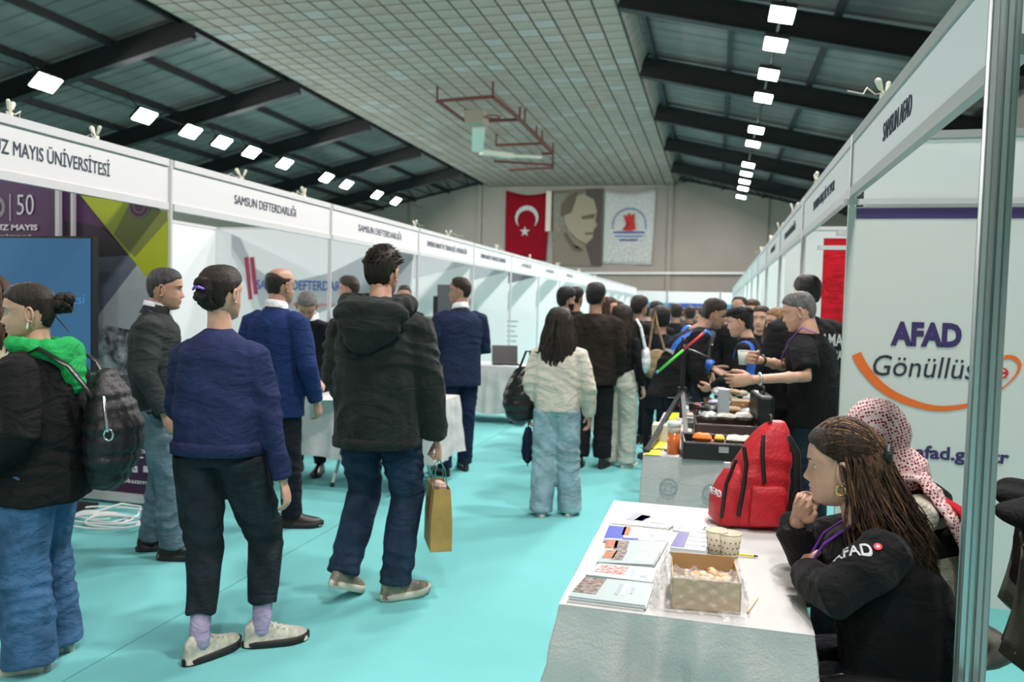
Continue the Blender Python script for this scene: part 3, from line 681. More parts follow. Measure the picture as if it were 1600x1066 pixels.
def head_mb(female, beard=False):
    X, Y, Z, A = head_grid(female); v, f = grid_mesh(X, Y, Z); va = np.array(v); mb = MB(); mi = []
    for q in f[:-2]:
        x, y, z = va[list(q)].mean(0); front = y > .03
        k = 0
        if front and abs(x) < .022 - .25 * abs(z + .067) and -.078 < z < -.058: k = 1
        elif front and .013 < abs(x) < .044 and .0225 < z < .0280: k = 2
        elif beard and z < -.04 + .5 * max(0, .02 - abs(x)) and y > -.02 and k == 0: k = 3
        elif beard and front and abs(x) < .026 and -.057 < z < -.049: k = 3
        mi.append(k)
    mb.add(v, f, mi + [0, 0])
    for s in (-1, 1):   # ears
        e = [(s * (.074 + .010 * math.sin(t * 1.0)), -.012 + .014 * math.cos(a) - .006 * 0, -.008 + .030 * math.sin(a)) for t, a in [(i, R(-110 + 320 * i / 9)) for i in range(10)]]
        e = [(s * (.0755 + (.012 if c[1] < -.012 else .003)), c[1], c[2]) for c in e]
        mb.tube(e, [.004, .005, .0055, .0055, .0055, .0055, .0055, .005, .005, .004], 6); mb.ell((s * .076, -.009, -.010), (.006, .010, .024), n=8); mb.ell((s * .078, -.006, -.036), (.005, .007, .008), n=8)
    return mb
HEADS = {}
def hair_short(th=.014, line=0, bald=False, seed=0, side=0, amp=.003):
    X, Y, Z, A = head_grid(off=1); ca, sa = np.cos(A), np.sin(A)
    # hairline height as a function of angle: front .062, temple .05, over ear .0, back -.062
    az = np.abs(A); ln = np.interp(az, [0, .6, .95, 1.25, 1.45, 1.75, 2.1, PI], [.066 + line, .062 + line, .045, .030, -.005, .012, -.052, -.068 + side])
    m = np.clip((Z - ln) / .014 + .5, 0, 1)
    if bald: m = m * np.clip((.060 - Z + .034 * np.clip(-ca, 0, 1)) / .015, 0, 1) * np.clip((az - .9) / .3, 0, 1)
    nz = np.sin(X * 190 + seed + 2 * np.sin(Y * 70)) * np.sin(Y * 150 + X * 60 + seed) + .6 * np.sin(A * 23 + Z * 30 + seed)
    topk = np.clip((Z - .02) / .08, 0, 1); t = -.010 + m * (.010 + th * (.5 + .6 * topk) + nz * amp)
    C = np.array([0, -.01, .0]); P = np.stack([X, Y, Z], -1) - C; L = np.linalg.norm(P, axis=-1, keepdims=True); P = P + P / L * t[..., None] + C
    v, f = grid_mesh(P[..., 0], P[..., 1], P[..., 2]); return MB().add(v, f)
def lock(mb, pts, r, n=5, mi=0): 
    rad = [r * .5] + [r] * (len(pts) - 3) + [r * .8, r * .15]
    mb.tube(pts, rad, n, mi, rnd=False, flat=.7)
def hair_long(length=.30, n=90, spread=.02, wave=.010, seed=1, nmat=1, face=1.0, th=.010, backpull=0):
    """cap plus falling wavy locks; head frame"""
    rnd = random.Random(seed); mb = hair_short(th, seed=seed)
    for k in range(n):
        a = rnd.uniform(face, PI) * rnd.choice((-1, 1)); ln = length * rnd.uniform(.8, 1.05); ph = rnd.uniform(0, 6)
        pts = []; top = rnd.uniform(.3, 1); part_x = .01 * math.copysign(1, math.sin(a))
        for i in range(6):
            u = i / 5; el = PI / 2 * (1 - u) * top; r = 1.04 + .05 * rnd.random() * 0
            pts.append(Vector((math.sin(a) * .083 * math.cos(el) * r + part_x, -.008 + math.cos(a) * .100 * math.cos(el) * r, .010 + .118 * math.sin(el))))
        b = pts[-1]; out = Vector((math.sin(a), math.cos(a), 0))
        for i in range(1, 9):
            u = i / 8; w = wave * math.sin(u * 9 + ph) * (.3 + u)
            pts.append(b + out * (spread * math.sin(u * PI * .8) - .012 * u) + Vector((w, w * .7 - backpull * u, -ln * u)))
        lock(mb, pts, rnd.uniform(.009, .016), mi=rnd.randrange(nmat))
    return mb
def hand_mb(curl=.5, thumb=.4, spread=.05):
    """right hand, wrist at origin, fingers to -Z, palm towards -X, thumb towards +Y"""
    mb = MB()
    mb.tube([(0, 0, .01), (.002, 0, -.02), (.003, .0, -.045), (.002, .0, -.082)], [.026, .030, .036, .037], 12, flat=.42, side=(0, 1, 0))
    for i, (y, L, r) in enumerate(((.028, .072, .0088), (.009, .080, .0090), (-.010, .074, .0086), (-.028, .058, .0078))):
        p = Vector((.002, y, -.080)); c = 0; pts = [p + Vector((0, 0, .03)), p]; a0 = spread * (1.5 - i)
        for s_, k in ((.42, .55), (.32, 1.0), (.26, .8)):
            c += curl * k * (1 + .12 * i); d = Vector((-math.sin(c), math.sin(a0) * math.cos(c), -math.cos(c))); p = p + d * L * s_; pts.append(p)
        mb.tube(pts, [r, r * 1.08, r, r * .92, r * .78], 8)
    p = Vector((-.004, .022, -.020)); d0 = Vector((-.35 - .3 * thumb, .75 - .5 * thumb, -.75)).normalized(); p1 = p + d0 * .036; d1 = Vector((-.35 - .5 * thumb, .35 - .35 * thumb, -1)).normalized(); p2 = p1 + d1 * .032; p3 = p2 + (d1 + Vector((-.2 * thumb, -.2 * thumb, -.2))).normalized() * .024
    mb.tube([p, p1, p2, p3], [.015, .0125, .011, .0085], 8)
    return mb
HANDC = {}
def hand_geo(curl, thumb, left):
    k = (curl, thumb, left)
    if k not in HANDC:
        co, f = melt(hand_mb(curl, thumb), .0036, 2)
        if left: co = co * np.array([-1, 1, 1]); f = [q[::-1] for q in f]
        HANDC[k] = (co, f)
    return HANDC[k]
SKIN = {'light': mat('light skin', (.60, .34, .235), .5, var=.08, vscale=20, bump=.1, bscale=300), 'mid': mat('tan skin', (.42, .23, .155), .5, var=.08, vscale=20, bump=.1, bscale=300), 'dark': mat('deep tan skin', (.30, .16, .11), .5, var=.08, vscale=20)}
LIP = {'light': mat('lips light', (.50, .17, .15), .4), 'mid': mat('lips mid', (.36, .13, .11), .4), 'dark': mat('lips dark', (.22, .10, .08), .4)}
HAIR = {'black': hairm('black hair', (.010, .008, .008)), 'dark': hairm('dark brown hair', (.022, .014, .010)), 'brown': hairm('brown hair', (.06, .030, .016)), 'grey': hairm('grey hair', (.13, .125, .12)), 'salt': hairm('greying hair', (.045, .043, .042)), 'blond': hairm('blonde hair', (.25, .14, .06))}
EYEW = mat('eye white', (.7, .68, .65), .2); IRIS = mat('dark iris', (.03, .015, .01), .1)
DEF = dict(pelvis=(0, 0, .94), waist=(0, .0, 1.08), chest=(0, -.005, 1.28), neck=(0, -.005, 1.475), head=(0, .02, 1.625),
           shR=(.175, -.01, 1.42), shL=(-.175, -.01, 1.42), elR=(.235, -.03, 1.13), elL=(-.235, -.03, 1.13), wrR=(.245, .06, .89), wrL=(-.245, .06, .89),
           hipR=(.09, 0, .90), hipL=(-.09, 0, .90), knR=(.10, .03, .50), knL=(-.10, .03, .50), anR=(.105, -.01, .085), anL=(-.105, -.01, .085))
def shoe(parent, an, yaw, pitch, s, mats, style='sneaker'):
    """shoe at ankle point; mats upper, sole"""
    L = .275 if style != 'small' else .25
    M = Matrix.Translation(an) @ Matrix.Rotation(yaw, 4, 'Z') @ Matrix.Rotation(pitch, 4, 'X')
    mb = MB(); ys_ = -.075 + L * np.array([0, .03, .10, .2, .3, .4, .5, .6, .7, .8, .88, .94, .98, 1.0]); rs = []
    for i, y in enumerate(ys_):
        u = (y + .075) / L; w = np.interp(u, [0, .03, .1, .3, .5, .75, .88, .94, .98, 1], [.018, .028, .034, .036, .041, .048, .045, .038, .028, .014]); h = np.interp(u, [0, .03, .08, .22, .38, .55, .75, .88, .94, .98, 1], [.05, .09, .110, .112, .098, .078, .062, .054, .047, .036, .022])
        xo = .008 * math.sin(u * PI); zb = -.085 + .012
        rs.append([Vector((xo + w * math.cos(t) * (1 if math.sin(t) < 0 else .88), y, zb + (h * math.sin(t) if math.sin(t) > 0 else 0))) for t in np.linspace(0, 2 * PI, 14, False)])
    mb.rings(rs); o = mb.build('shoe', mats[0], parent, True); o.matrix_local = M
    sl = MB(); rs = []
    for z, e in ((-.085, -.003), (-.080, .004), (-.056, .005), (-.050, 0)):
        r = []
        for t in np.linspace(0, 2 * PI, 28, False):
            y = L / 2 - .075 + (L / 2 + .004 + e) * math.sin(t); u = (y + .075) / L; w = np.interp(u, [0, .08, .3, .5, .75, .92, 1], [.020, .034, .036, .040, .050, .044, .026]) + e
            r.append(Vector((.008 * math.sin(max(0, min(1, u)) * PI) + w * math.copysign(abs(math.cos(t)) ** .6, math.cos(t)), y, z + .010 * max(0, min(1, (u - .8) / .2)))))
        rs.append(r)
    k = sl.rings(rs).build('sole', mats[1], o, True)
    if style == 'sneaker':
        lc = MB()
        for q in range(4):
            u = .40 + .09 * q; y = -.075 + L * u; h = np.interp(u, [.38, .55, .75], [.095, .070, .052]) - .073 + .004
            lc.bar((-.022, y, h - .006), (.030, y + .01, h - .006), .007, .007)
        lc.build('laces', mats[2] if len(mats) > 2 else mats[1], o)
    return o
def person(label, loc, head_deg, h=1.72, pose=None, skin='light', female=False, hair=None, haircol='dark', top=None, legs=None, shoes=None, shoe_yaw=(-.15, .15), shoe_pitch=(0, 0), look=(0, 0, 0), beard=False, q=.012, hands=(('relax'), ('relax')), handdir=(None, None), thumbdir=(None, None), group=None, wide=1.0, bodyhands=True, shoeR=None):
    s = h / 1.75; P = {k: Vector(v) for k, v in DEF.items()}
    for k, v in (pose or {}).items(): P[k] = Vector(v)
    if female:
        for k in ('shR', 'shL'):
            if k not in (pose or {}): P[k].x *= .88
    for k in P: P[k] = P[k] * s
    # body
    ar = .92 if female else 1.0; mb = MB()
    sk = P['neck']; hd = P['head']; LM = Euler((R(look[0]), R(look[1]), R(look[2])), 'XYZ').to_matrix().to_4x4(); HM = Matrix.Translation(hd) @ LM @ Matrix.Scale(.97 if female else 1.0, 4)
    hb = HM @ Vector((0, -.022, -.05)); r = (.050 if female else .060)
    mb.tube([P['chest'].lerp(sk, .6), sk + Vector((0, .005, -.01)), sk.lerp(hb, .6), hb], [r * 1.25, r * 1.05, r * .95, r], 12)
    mb.tube([P['pelvis'], P['waist'], P['chest'], P['chest'].lerp(sk, .7)], [.10 * s, .085 * s, .10 * s, .06 * s], 12)
    for S_ in 'RL':
        mb.tube([P['chest'].lerp(sk, .3), P['sh' + S_].lerp(P['chest'], .12) + Vector((0, 0, -.03)), P['sh' + S_].lerp(P['el' + S_], .35), P['el' + S_], P['wr' + S_]], [.05 * ar, .032 * ar, .036 * ar, .036 * ar, .026 * ar], 10)
        fa = P['el' + S_].lerp(P['wr' + S_], .35); mb.ell(fa, (.038 * ar,) * 3, n=8) if top and top.get('short') else None
        mb.tube([P['pelvis'], P['hip' + S_], P['kn' + S_], P['an' + S_] + Vector((0, 0, .0))], [.07 * s, .07 * s, .048 * s, .034 * s], 10)
    co, fc = melt(mb, q, 3)
    B = MB(); B.v = co.tolist(); B.f = list(fc); B.m = [0] * len(fc)
    key = (female, beard)
    if key not in HEADS: HEADS[key] = head_mb(*key)
    hm = HEADS[key]; B.add(hm.v, hm.f, hm.m, HM)
    for i, S_ in enumerate('RL'):
        if hands[i] is None: continue
        cu = {'relax': (.45, .3), 'grip': (1.25, .8), 'flat': (.12, .2), 'fist': (1.45, .9), 'hold': (.85, .7)}[hands[i]]
        hco, hf = hand_geo(cu[0], cu[1], S_ == 'L')
        d = (P['wr' + S_] - P['el' + S_]).normalized() if handdir[i] is None else Vector(handdir[i]).normalized()
        t = Vector(thumbdir[i] or (0, 1, 0)); z = -d; y = (t - z * t.dot(z)).normalized(); x = y.cross(z)
        Mh = Matrix.Identity(4)
        for j in range(3): Mh[j][0] = x[j]; Mh[j][1] = y[j]; Mh[j][2] = z[j]; Mh[j][3] = P['wr' + S_][j] + d[j] * .005
        Mh = Mh @ Matrix.Scale(.92 if female else 1.03, 4)
        B.add(hco.tolist(), hf, 0, Mh)
    hc = HAIR[haircol]
    stub = mat('beard ' + haircol, tuple(x * .6 for x in hc.node_tree.nodes['Principled BSDF'].inputs['Base Color'].default_value[:3]), .8, bump=.6, bscale=200)
    body = B.build('person', [SKIN[skin], LIP[skin], HAIR[haircol], stub], None, True)
    body.location = loc; body.rotation_euler = (0, 0, R(head_deg)); tag(body, label, 'person', group)
    eb = MB()
    for sx in (-1, 1):
        eb.ell((sx * .031, .0615, .003), (.0120, .0110, .0085), 0, 12); eb.ell((sx * .0305, .0705, .003), (.0064, .0034, .0062), 1, 10); eb.ell((sx * .031, .0622, .0062), (.0130, .0118, .0070), 2, 12)
    em_ = eb.mesh('eyes', [EYEW, IRIS, SKIN[skin]]); em_.polygons.foreach_set('use_smooth', [True] * len(em_.polygons)); part('eyes', em_, body, HM)
    # hair
    hair = hair or 'short'; seed = len(bpy.data.objects) % 97
    if hair != 'none':
        if hair == 'short': hmb = hair_short(.016, seed=seed)
        elif hair == 'crop': hmb = hair_short(.008, seed=seed, amp=.0015)
        elif hair == 'thick': hmb = hair_short(.028, line=-.004, seed=seed, amp=.0022)
        elif hair == 'bald': hmb = hair_short(.008, bald=True, seed=seed, amp=.0015)
        elif hair == 'receding': hmb = hair_short(.009, line=.026, seed=seed, amp=.0015)
        elif hair == 'long': hmb = hair_long(.30, 110, .03, .012, seed)
        elif hair == 'bun':
            hmb = hair_short(.010, seed=seed, amp=.0012, side=-.01)
        elif isinstance(hair, MB): hmb = hair
        me = hmb.mesh('hair', [hc]) if not isinstance(hair, MB) else hmb.mesh('hair', [hc, HAIR['brown'], HAIR['blond']])
        me.polygons.foreach_set('use_smooth', [True] * len(me.polygons)); ho = part('hair', me, body, HM)
    # trousers
    if legs is not None:
        L = dict(r=(.093, .066, .055), m=None, hem=.10, amp=.004, fh=20, fv=26, w=.155, d=.115); L.update(legs); mb = MB(); k = s * wide
        rings_ = []
        pv = P['pelvis']; wt = P['waist']
        for cz, w_, d_ in ((pv + Vector((0, 0, -.07 * s)), .16, .115), (pv, .172, .12), (pv.lerp(wt, .55), .158, .11), (pv.lerp(wt, .95), .142, .102)):
            w_ *= L['w'] / .155; d_ *= L['d'] / .115
            rings_.append([cz + Vector((w_ * k * math.cos(t), d_ * k * math.sin(t), 0)) for t in np.linspace(0, 2 * PI, 20, False)])
        mb.rings(rings_)
        for S_ in 'RL':
            a, b, c = P['hip' + S_], P['kn' + S_], P['an' + S_]; dn = (c - b); hemp = b + dn * (1 - (L['hem'] - .085) / .42); r0, r1, r2 = (x * s for x in L['r'])
            mb.tube([a + Vector((0, -.01, .02)), a.lerp(b, .5), b, b.lerp(hemp, .5), hemp], [r0, (r0 * .55 + r1 * .45) * 1.03, r1, (r1 + r2) / 2 * 1.0, r2], 14, rnd=False)
        skin_obj('trousers', mb, q * .85, L['m'], body, 3, folds(L['amp'], L['fh'], L['fv'], seed))
    # top garment
    if top is not None:
        T = dict(hem=.90, hw=.175, hd=.125, ww=.165, wd=.118, cw=.185, cd=.125, sw=.16, r=(.068, .055, .042), m=None, amp=.004, fh=14, fv=18, cuff=.0, name='top', open_neck=.07); T.update(top); mb = MB(); k = s * wide * (.90 if female else 1)
        pv, wt, ch, nk = P['pelvis'], P['waist'], P['chest'], P['neck']
        hemc = pv + (wt - pv).normalized() * ((T['hem'] - .94) * s)
        tw = math.atan2((P['shR'] - P['shL']).y, (P['shR'] - P['shL']).x)
        seq = [(hemc, T['hw'], T['hd'], 0)]
        if T['hem'] < .99: seq.append((pv.lerp(wt, .3) if T['hem'] < .95 else pv.lerp(wt, .5), (T['hw'] + T['ww']) / 2, (T['hd'] + T['wd']) / 2, 0))
        seq += [(wt + Vector((0, 0, .02)), T['ww'], T['wd'], .3), (ch, T['cw'], T['cd'], .8), (ch.lerp(nk, .42), T['cw'] * .97, T['cd'] * .95, 1), (ch.lerp(nk, .68), T['sw'], T['cd'] * .78, 1), (ch.lerp(nk, .86), T['sw'] * .62, T['cd'] * .62, 1), (nk + Vector((0, 0, .0)), T['open_neck'], T['open_neck'] * .95, 1)]
        rg = []
        for c, w_, d_, tf in seq:
            cc_, ss_ = math.cos(tw * tf), math.sin(tw * tf); ring = []
            for t in np.linspace(0, 2 * PI, 24, False):
                x = w_ * k * math.copysign(abs(math.cos(t)) ** .85, math.cos(t)); y = d_ * k * math.copysign(abs(math.sin(t)) ** .85, math.sin(t)); ring.append(c + Vector((x * cc_ - y * ss_, x * ss_ + y * cc_, 0)))
            rg.append(ring)
        mb.rings(rg)
        for S_ in 'RL':
            a, b, c = P['sh' + S_], P['el' + S_], P['wr' + S_]; r0, r1, r2 = (x * s * (.93 if female else 1) for x in T['r'])
            inn = ch.lerp(nk, .5).lerp(a, .5)
            if T.get('short'): mb.tube([inn, a, a.lerp(b, .3), a.lerp(b, T['short'])], [r0 * .78, r0 * .84, r0 * .98, r0 * .9], 14, rnd=False)
            else: dz = Vector((0, 0, -.012)); mb.tube([inn + dz, a.lerp(inn, .35) + dz, a.lerp(b, .12), a.lerp(b, .5), b, b.lerp(c, .5), b.lerp(c, .97 - T['cuff'])], [r0 * .74, r0 * .80, r0 * .98, (r0 + r1) / 2 * 1.04, r1, (r1 + r2) / 2 * 1.03, r2], 14, rnd=False)
        tob = skin_obj(T['name'], mb, q * .85, T['m'], body, 3, folds(T['amp'], T['fh'], T['fv'], seed + 3))
        if T.get('collar'):
            cm_, ch_, cr = T['collar']; c2 = MB(); rs = []
            for z, e in ((-.02, .012), (ch_ * .5, .004), (ch_, 0), (ch_ * .98, -.009), (ch_ * .4, -.008)):
                rs.append([nk + (hb - nk).normalized() * z + Vector(((cr + e) * math.cos(t), (cr * 1.05 + e) * math.sin(t) + .0, .014 * -math.sin(t))) for t in np.linspace(0, 2 * PI, 20, False)])
            c2.rings(rs, caps=False); c2.build('collar', cm_, body, True)
        if T.get('hemband'):
            c2 = MB(); rs = []
            for z, e in ((-.012, -.004), (-.01, .006), (.03, .008), (.045, -.002)):
                rs.append([hemc + Vector(((T['hw'] * k + e) * math.copysign(abs(math.cos(t)) ** .85, math.cos(t)), (T['hd'] * k + e) * math.copysign(abs(math.sin(t)) ** .85, math.sin(t)), z)) for t in np.linspace(0, 2 * PI, 28, False)])
            c2.rings(rs).build('hem_band', T['hemband'], body, True)
    if shoes is not None:
        for i, S_ in enumerate('RL'):
            shoe(body, P['an' + S_], shoe_yaw[i] , shoe_pitch[i], s, shoes[:-1] if isinstance(shoes[-1], str) else shoes, shoes[-1] if isinstance(shoes[-1], str) else 'plain')
    return body, P, HM
# ------------------------------------------------------------------ the people
def rel(loc, head, h):
    Mi = Matrix.Rotation(-R(head), 3, 'Z'); s = h / 1.75
    return lambda p: Mi @ (Vector(p) - Vector(loc)) / s
def strap(mb, pts, w, t=.004, mi=0, n=6):
    P = [Vector(p) for p in pts]; mb.tube(P, [w / 2] * len(P), 8, mi, rnd=False, flat=t * 2 / w)
black_knit = cloth('black cotton', (.012, .012, .013)); denim = cloth('blue denim', (.055, .13, .25), var=.3); paledenim = cloth('washed denim', (.30, .42, .47), var=.25)
greyblue = cloth('grey blue denim', (.12, .18, .22), var=.25); charcoal = cloth('charcoal denim', (.018, .024, .030), var=.3); darkdenim = cloth('dark denim', (.018, .035, .065), var=.35)
navy = cloth('navy jersey', (.022, .030, .088), var=.15); fleece = cloth('dark grey fleece', (.030, .035, .035)); suitblue = cloth('blue suiting', (.012, .030, .110), var=.12); suitnavy = cloth('navy suiting', (.012, .022, .055), var=.12); suitdark = cloth('near black suiting', (.010, .012, .018), var=.12)
parka_m = cloth('black parka shell', (.016, .020, .018), var=.25, sheen=.1); creamj = cloth('cream boucle', (.66, .61, .52), var=.10); creamt = cloth('cream trousers', (.48, .50, .43), var=.12)
shirt = cloth('white shirt', (.72, .74, .76), var=.04); greycoat = cloth('grey coat', (.085, .09, .09)); green = cloth('bright green jersey', (.02, .36, .09), var=.12); beige = cloth('beige coat', (.40, .34, .24)); brownk = cloth('dark brown knit', (.022, .016, .012))
bvest = mat('royal blue band', (.03, .15, .60), .5); reflect = mat('reflective grey', (.45, .47, .48), .35)
leather = mat('black leather', (.010, .010, .010), .3, bump=.1, bscale=80); rubber = mat('black rubber', (.015, .015, .015), .7); offwhite = mat('off-white rubber', (.62, .60, .50), .6, var=.1); beigesh = mat('beige sneaker mesh', (.52, .50, .41), .75, var=.25, vscale=30, bump=.3, bscale=200); brownsh = mat('brown grey sneaker mesh', (.28, .25, .19), .75, var=.5, vscale=14, bump=.3, bscale=200)
LS = [leather, rubber]; SN = [mat('grey sneaker', (.35, .36, .36), .7), offwhite, 'sneaker']

# young woman with the green hood, far left
loc = (-2.66, 2.60, 0); hd_ = 108; r_ = rel(loc, hd_, 1.58)
b, P, HM = person('person in a black jacket with a bright green hood, dark bun, facing left', loc, hd_, 1.58, skin='light', female=True, hair='bun', haircol='dark',
    pose=dict(head=(0, .05, 1.60), neck=(0, .01, 1.46), elL=(-.27, -.06, 1.10), wrL=(-.24, .16, .93), elR=(.27, -.06, 1.10), wrR=(.22, .16, .93), shL=(-.19, 0, 1.39), shR=(.19, 0, 1.39)),
    top=dict(m=cloth('black wool jacket', (.011, .011, .011)), hem=.76, hw=.24, hd=.22, ww=.235, wd=.205, cw=.225, cd=.17, sw=.19, r=(.095, .085, .06), amp=.006, name='jacket'), legs=dict(m=denim, r=(.118, .108, .115), hem=.04, amp=.006, w=.150, d=.11), shoes=SN, look=(-4, 0, 20), hands=('relax', 'relax'), q=.011)
bn = MB(); rnd = random.Random(3)
for k in range(9):
    bn.ell((rnd.uniform(-.025, .025), -.125 + rnd.uniform(-.03, .02), .035 + rnd.uniform(-.03, .03)), (.026, .022, .024), n=8, rot=Euler((rnd.random() * 3, rnd.random() * 3, 0)))
for k in range(16):
    a = rnd.uniform(0, 6.3); lock(bn, [Vector((0, -.12, .035)) + Vector((math.cos(a + t) * .035, -.02 + .02 * math.sin(t * 3), math.sin(a + t) * .038)) for t in np.linspace(0, 2.6, 7)], .009)
for k in range(5): lock(bn, [Vector((.02 * k - .04, -.09, -.01 - .004 * k)) + Vector((0, -.012 * t - .004, -.018 * t)) for t in range(5)], .004)
part('hair_bun', bn.mesh('hair_bun', [HAIR['dark']]), b, HM)
ho = MB(); s = 1.58 / 1.75
for t in np.linspace(0, 2 * PI, 15, False):
    bb = .5 - .5 * math.sin(t); ho.ell((.105 * math.cos(t), .01 + .085 * math.sin(t) - .035 * bb, (1.455 - .035 * bb) * s + .01), (.042, .036, .033 + .022 * bb), n=10)
ho.ell((0, -.105, 1.275), (.115, .055, .075), n=14); ho.ell((0, -.13, 1.215), (.085, .042, .075), n=14); ho.ell((0, -.14, 1.165), (.05, .035, .05), n=12)
skin_obj('green_hood', ho, .008, green, b, 4, folds(.004, 30, 40, 2))
er = MB(); er.tube([HM @ Vector((-.080, -.004, -.042)), HM @ Vector((-.082, -.002, -.056)), HM @ Vector((-.082, 0, -.062))], .0035, 6)
er.build('earring', mat('pearl', (.8, .78, .7), .2), b)
# her quilted black rucksack
bp = empty('rucksack', loc, R(hd_), 'black quilted rucksack with a metal clip, worn over the black jacket at the left', 'bag')
mb = MB()
for z, w, d, y in ((.80, .13, .08, -.26), (.86, .16, .10, -.275), (.92, .165, .11, -.28), (.98, .16, .11, -.28), (1.04, .145, .095, -.27), (1.10, .12, .075, -.26), (1.14, .09, .05, -.25)): mb.ell((0.03, y, z), (w, d, .085), n=16)
skin_obj('bag_body', mb, .010, mat('quilted black nylon', (.010, .010, .011), .55, bump=.6, bscale=35), bp, 2, lambda co: .004 * np.sin(co[:, 0] * 70 + co[:, 2] * 70) * np.sin(co[:, 0] * 70 - co[:, 2] * 70))
mb = MB(); mb.tube([(-.08, -.24, 1.12), (-.12, -.17, 1.24), (-.13, -.06, 1.31), (-.13, .04, 1.26)], [.020] * 4, 8, flat=.3); mb.tube([(.10, -.24, 1.12), (.12, -.17, 1.24), (.13, -.06, 1.31), (.13, .04, 1.26)], [.020] * 4, 8, flat=.3); mb.build('strap', leather, bp, True)
mb = MB(); mb.tube([(-.115, -.30, 1.12), (-.14, -.32, 1.05), (-.145, -.33, .99)], .007, 6); mb.tube([Vector((-.148, -.335 + .018 * math.cos(a), .975 + .024 * math.sin(a))) for a in np.linspace(0, 2 * PI, 9)], .0045, 6); mb.build('metal_clip', mat('chrome', (.7, .7, .7), .2, 1), bp, True)

# person behind her in beige
p0 = onY(-12, 500, 3.35)
person('person in a beige coat with brown hair cut off by the left frame edge', (p0.x, 3.35, 0), 80, 1.60, skin='light', female=True, hair='long', haircol='brown', top=dict(m=beige, hem=.70, hw=.2, hd=.16, r=(.075, .065, .05)), legs=dict(m=charcoal), shoes=LS, q=.016)

# man in the dark fleece
loc = (-3.13, 3.86, 0)
b, P, HM = person('person in a dark grey fleece and grey-blue jeans with a purple lanyard', loc, -58, 1.70, skin='mid', hair='crop', haircol='salt',
    pose=dict(head=(0, .05, 1.61), elR=(.25, -.03, 1.12), wrR=(.25, .08, .90), elL=(-.25, -.09, 1.12), wrL=(-.27, -.05, .86), pelvis=(0, .02, .94), anR=(.09, .10, .085), knR=(.09, .08, .5), anL=(-.12, -.04, .085)),
    top=dict(m=fleece, hem=.87, hw=.185, hd=.14, ww=.19, wd=.15, cw=.20, cd=.145, r=(.080, .066, .052), amp=.005, name='fleece', collar=(fleece, .045, .064), hemband=fleece), legs=dict(m=greyblue, r=(.105, .080, .075), hem=.075, amp=.006), shoes=LS, look=(-3, 0, 0), q=.010)
mb = MB(); nk = P['neck']; strap(mb, [nk + Vector((-.06, -.03, .01)), nk + Vector((-.075, .05, -.03)), nk + Vector((-.04, .115, -.16)), nk + Vector((0, .14, -.30))], .018); strap(mb, [nk + Vector((.06, -.03, .01)), nk + Vector((.075, .05, -.03)), nk + Vector((.04, .115, -.16)), nk + Vector((0, .14, -.30))], .018)
mb.build('lanyard', mat('purple ribbon', (.16, .03, .38), .5), b)
mb = MB(); rs = [[nk + Vector(((.066 + e) * math.cos(t), (.070 + e) * math.sin(t) + .004, z - .01 * math.sin(t))) for t in np.linspace(0, 2 * PI, 20, False)] for z, e in ((.03, 0), (.058, -.006), (.055, -.012))]; mb.rings(rs, caps=False).build('shirt_collar', shirt, b, True)

# woman in the navy sweatshirt
loc = (-2.02, 2.88, 0); nh = 8
b, P, HM = person('person in a navy sweatshirt seen from behind, hair pinned up, beige sneakers and lilac socks', loc, nh, 1.66, skin='light', female=True, hair='bun', haircol='dark',
    pose=dict(shR=(.150, .01, 1.385), shL=(-.150, -.01, 1.385), elR=(.225, .02, 1.08), wrR=(.275, .06, .79), elL=(-.21, .03, 1.09), wrL=(-.15, .20, .97), anR=(.16, .11, .085), knR=(.15, .17, .48), anL=(-.04, -.08, .085), knL=(-.075, .02, .49), hipR=(.095, 0, .9), hipL=(-.095, 0, .9)),
    top=dict(m=navy, hem=.93, hw=.222, hd=.165, ww=.225, wd=.155, cw=.198, cd=.135, sw=.150, r=(.080, .066, .045), amp=.0062, fv=15, fh=10, name='sweatshirt', hemband=navy, open_neck=.062), legs=dict(m=charcoal, r=(.112, .084, .068), hem=.20, amp=.0065, w=.170, d=.125), shoes=[beigesh, rubber, offwhite, 'sneaker'], shoe_yaw=(-1.05, -.45), look=(2, 0, -16), q=.0095)
mb = MB()
for k in range(7):
    a = k * .9; mb.ell((.012 * math.cos(a), -.098 - .012 * (k % 3), .018 + .030 * math.sin(a)), (.030, .022, .034), n=10, rot=Euler((.3 * k, .2, .5 * k)))
mb.ell((0, -.10, .022), (.042, .034, .048), n=12)
for k in range(18):
    a = rnd.uniform(-.9, .9); lock(mb, [Vector((math.sin(a) * .055, -.075, -.075 + .02 * abs(a))), Vector((math.sin(a) * .05, -.098, -.04)), Vector((math.sin(a) * .035, -.112, -.005)), Vector((math.sin(a) * .02, -.128, .02)), Vector((math.sin(a) * .012, -.128, .045)), Vector((0, -.115, .065))], .009)
part('hair_bun', mb.mesh('hair_bun', [HAIR['dark']]), b, HM)
mb = MB(); mb.tube([(-.030, -.138, .020), (-.012, -.146, .031), (.010, -.147, .031), (.028, -.138, .024)], [.005, .007, .007, .005], 8); part('hair_clip', mb.mesh('hair_clip', [mat('purple plastic', (.20, .07, .50), .3)]), b, HM)
for S_ in 'RL': MB().tube([P['an' + S_] + Vector((0, 0, -.01)), P['an' + S_] + Vector((0, 0, .04)), P['an' + S_] + (P['kn' + S_] - P['an' + S_]) * .32], [.042, .040, .043], 14).build('sock', cloth('lilac sock', (.48, .38, .56)), b, True)

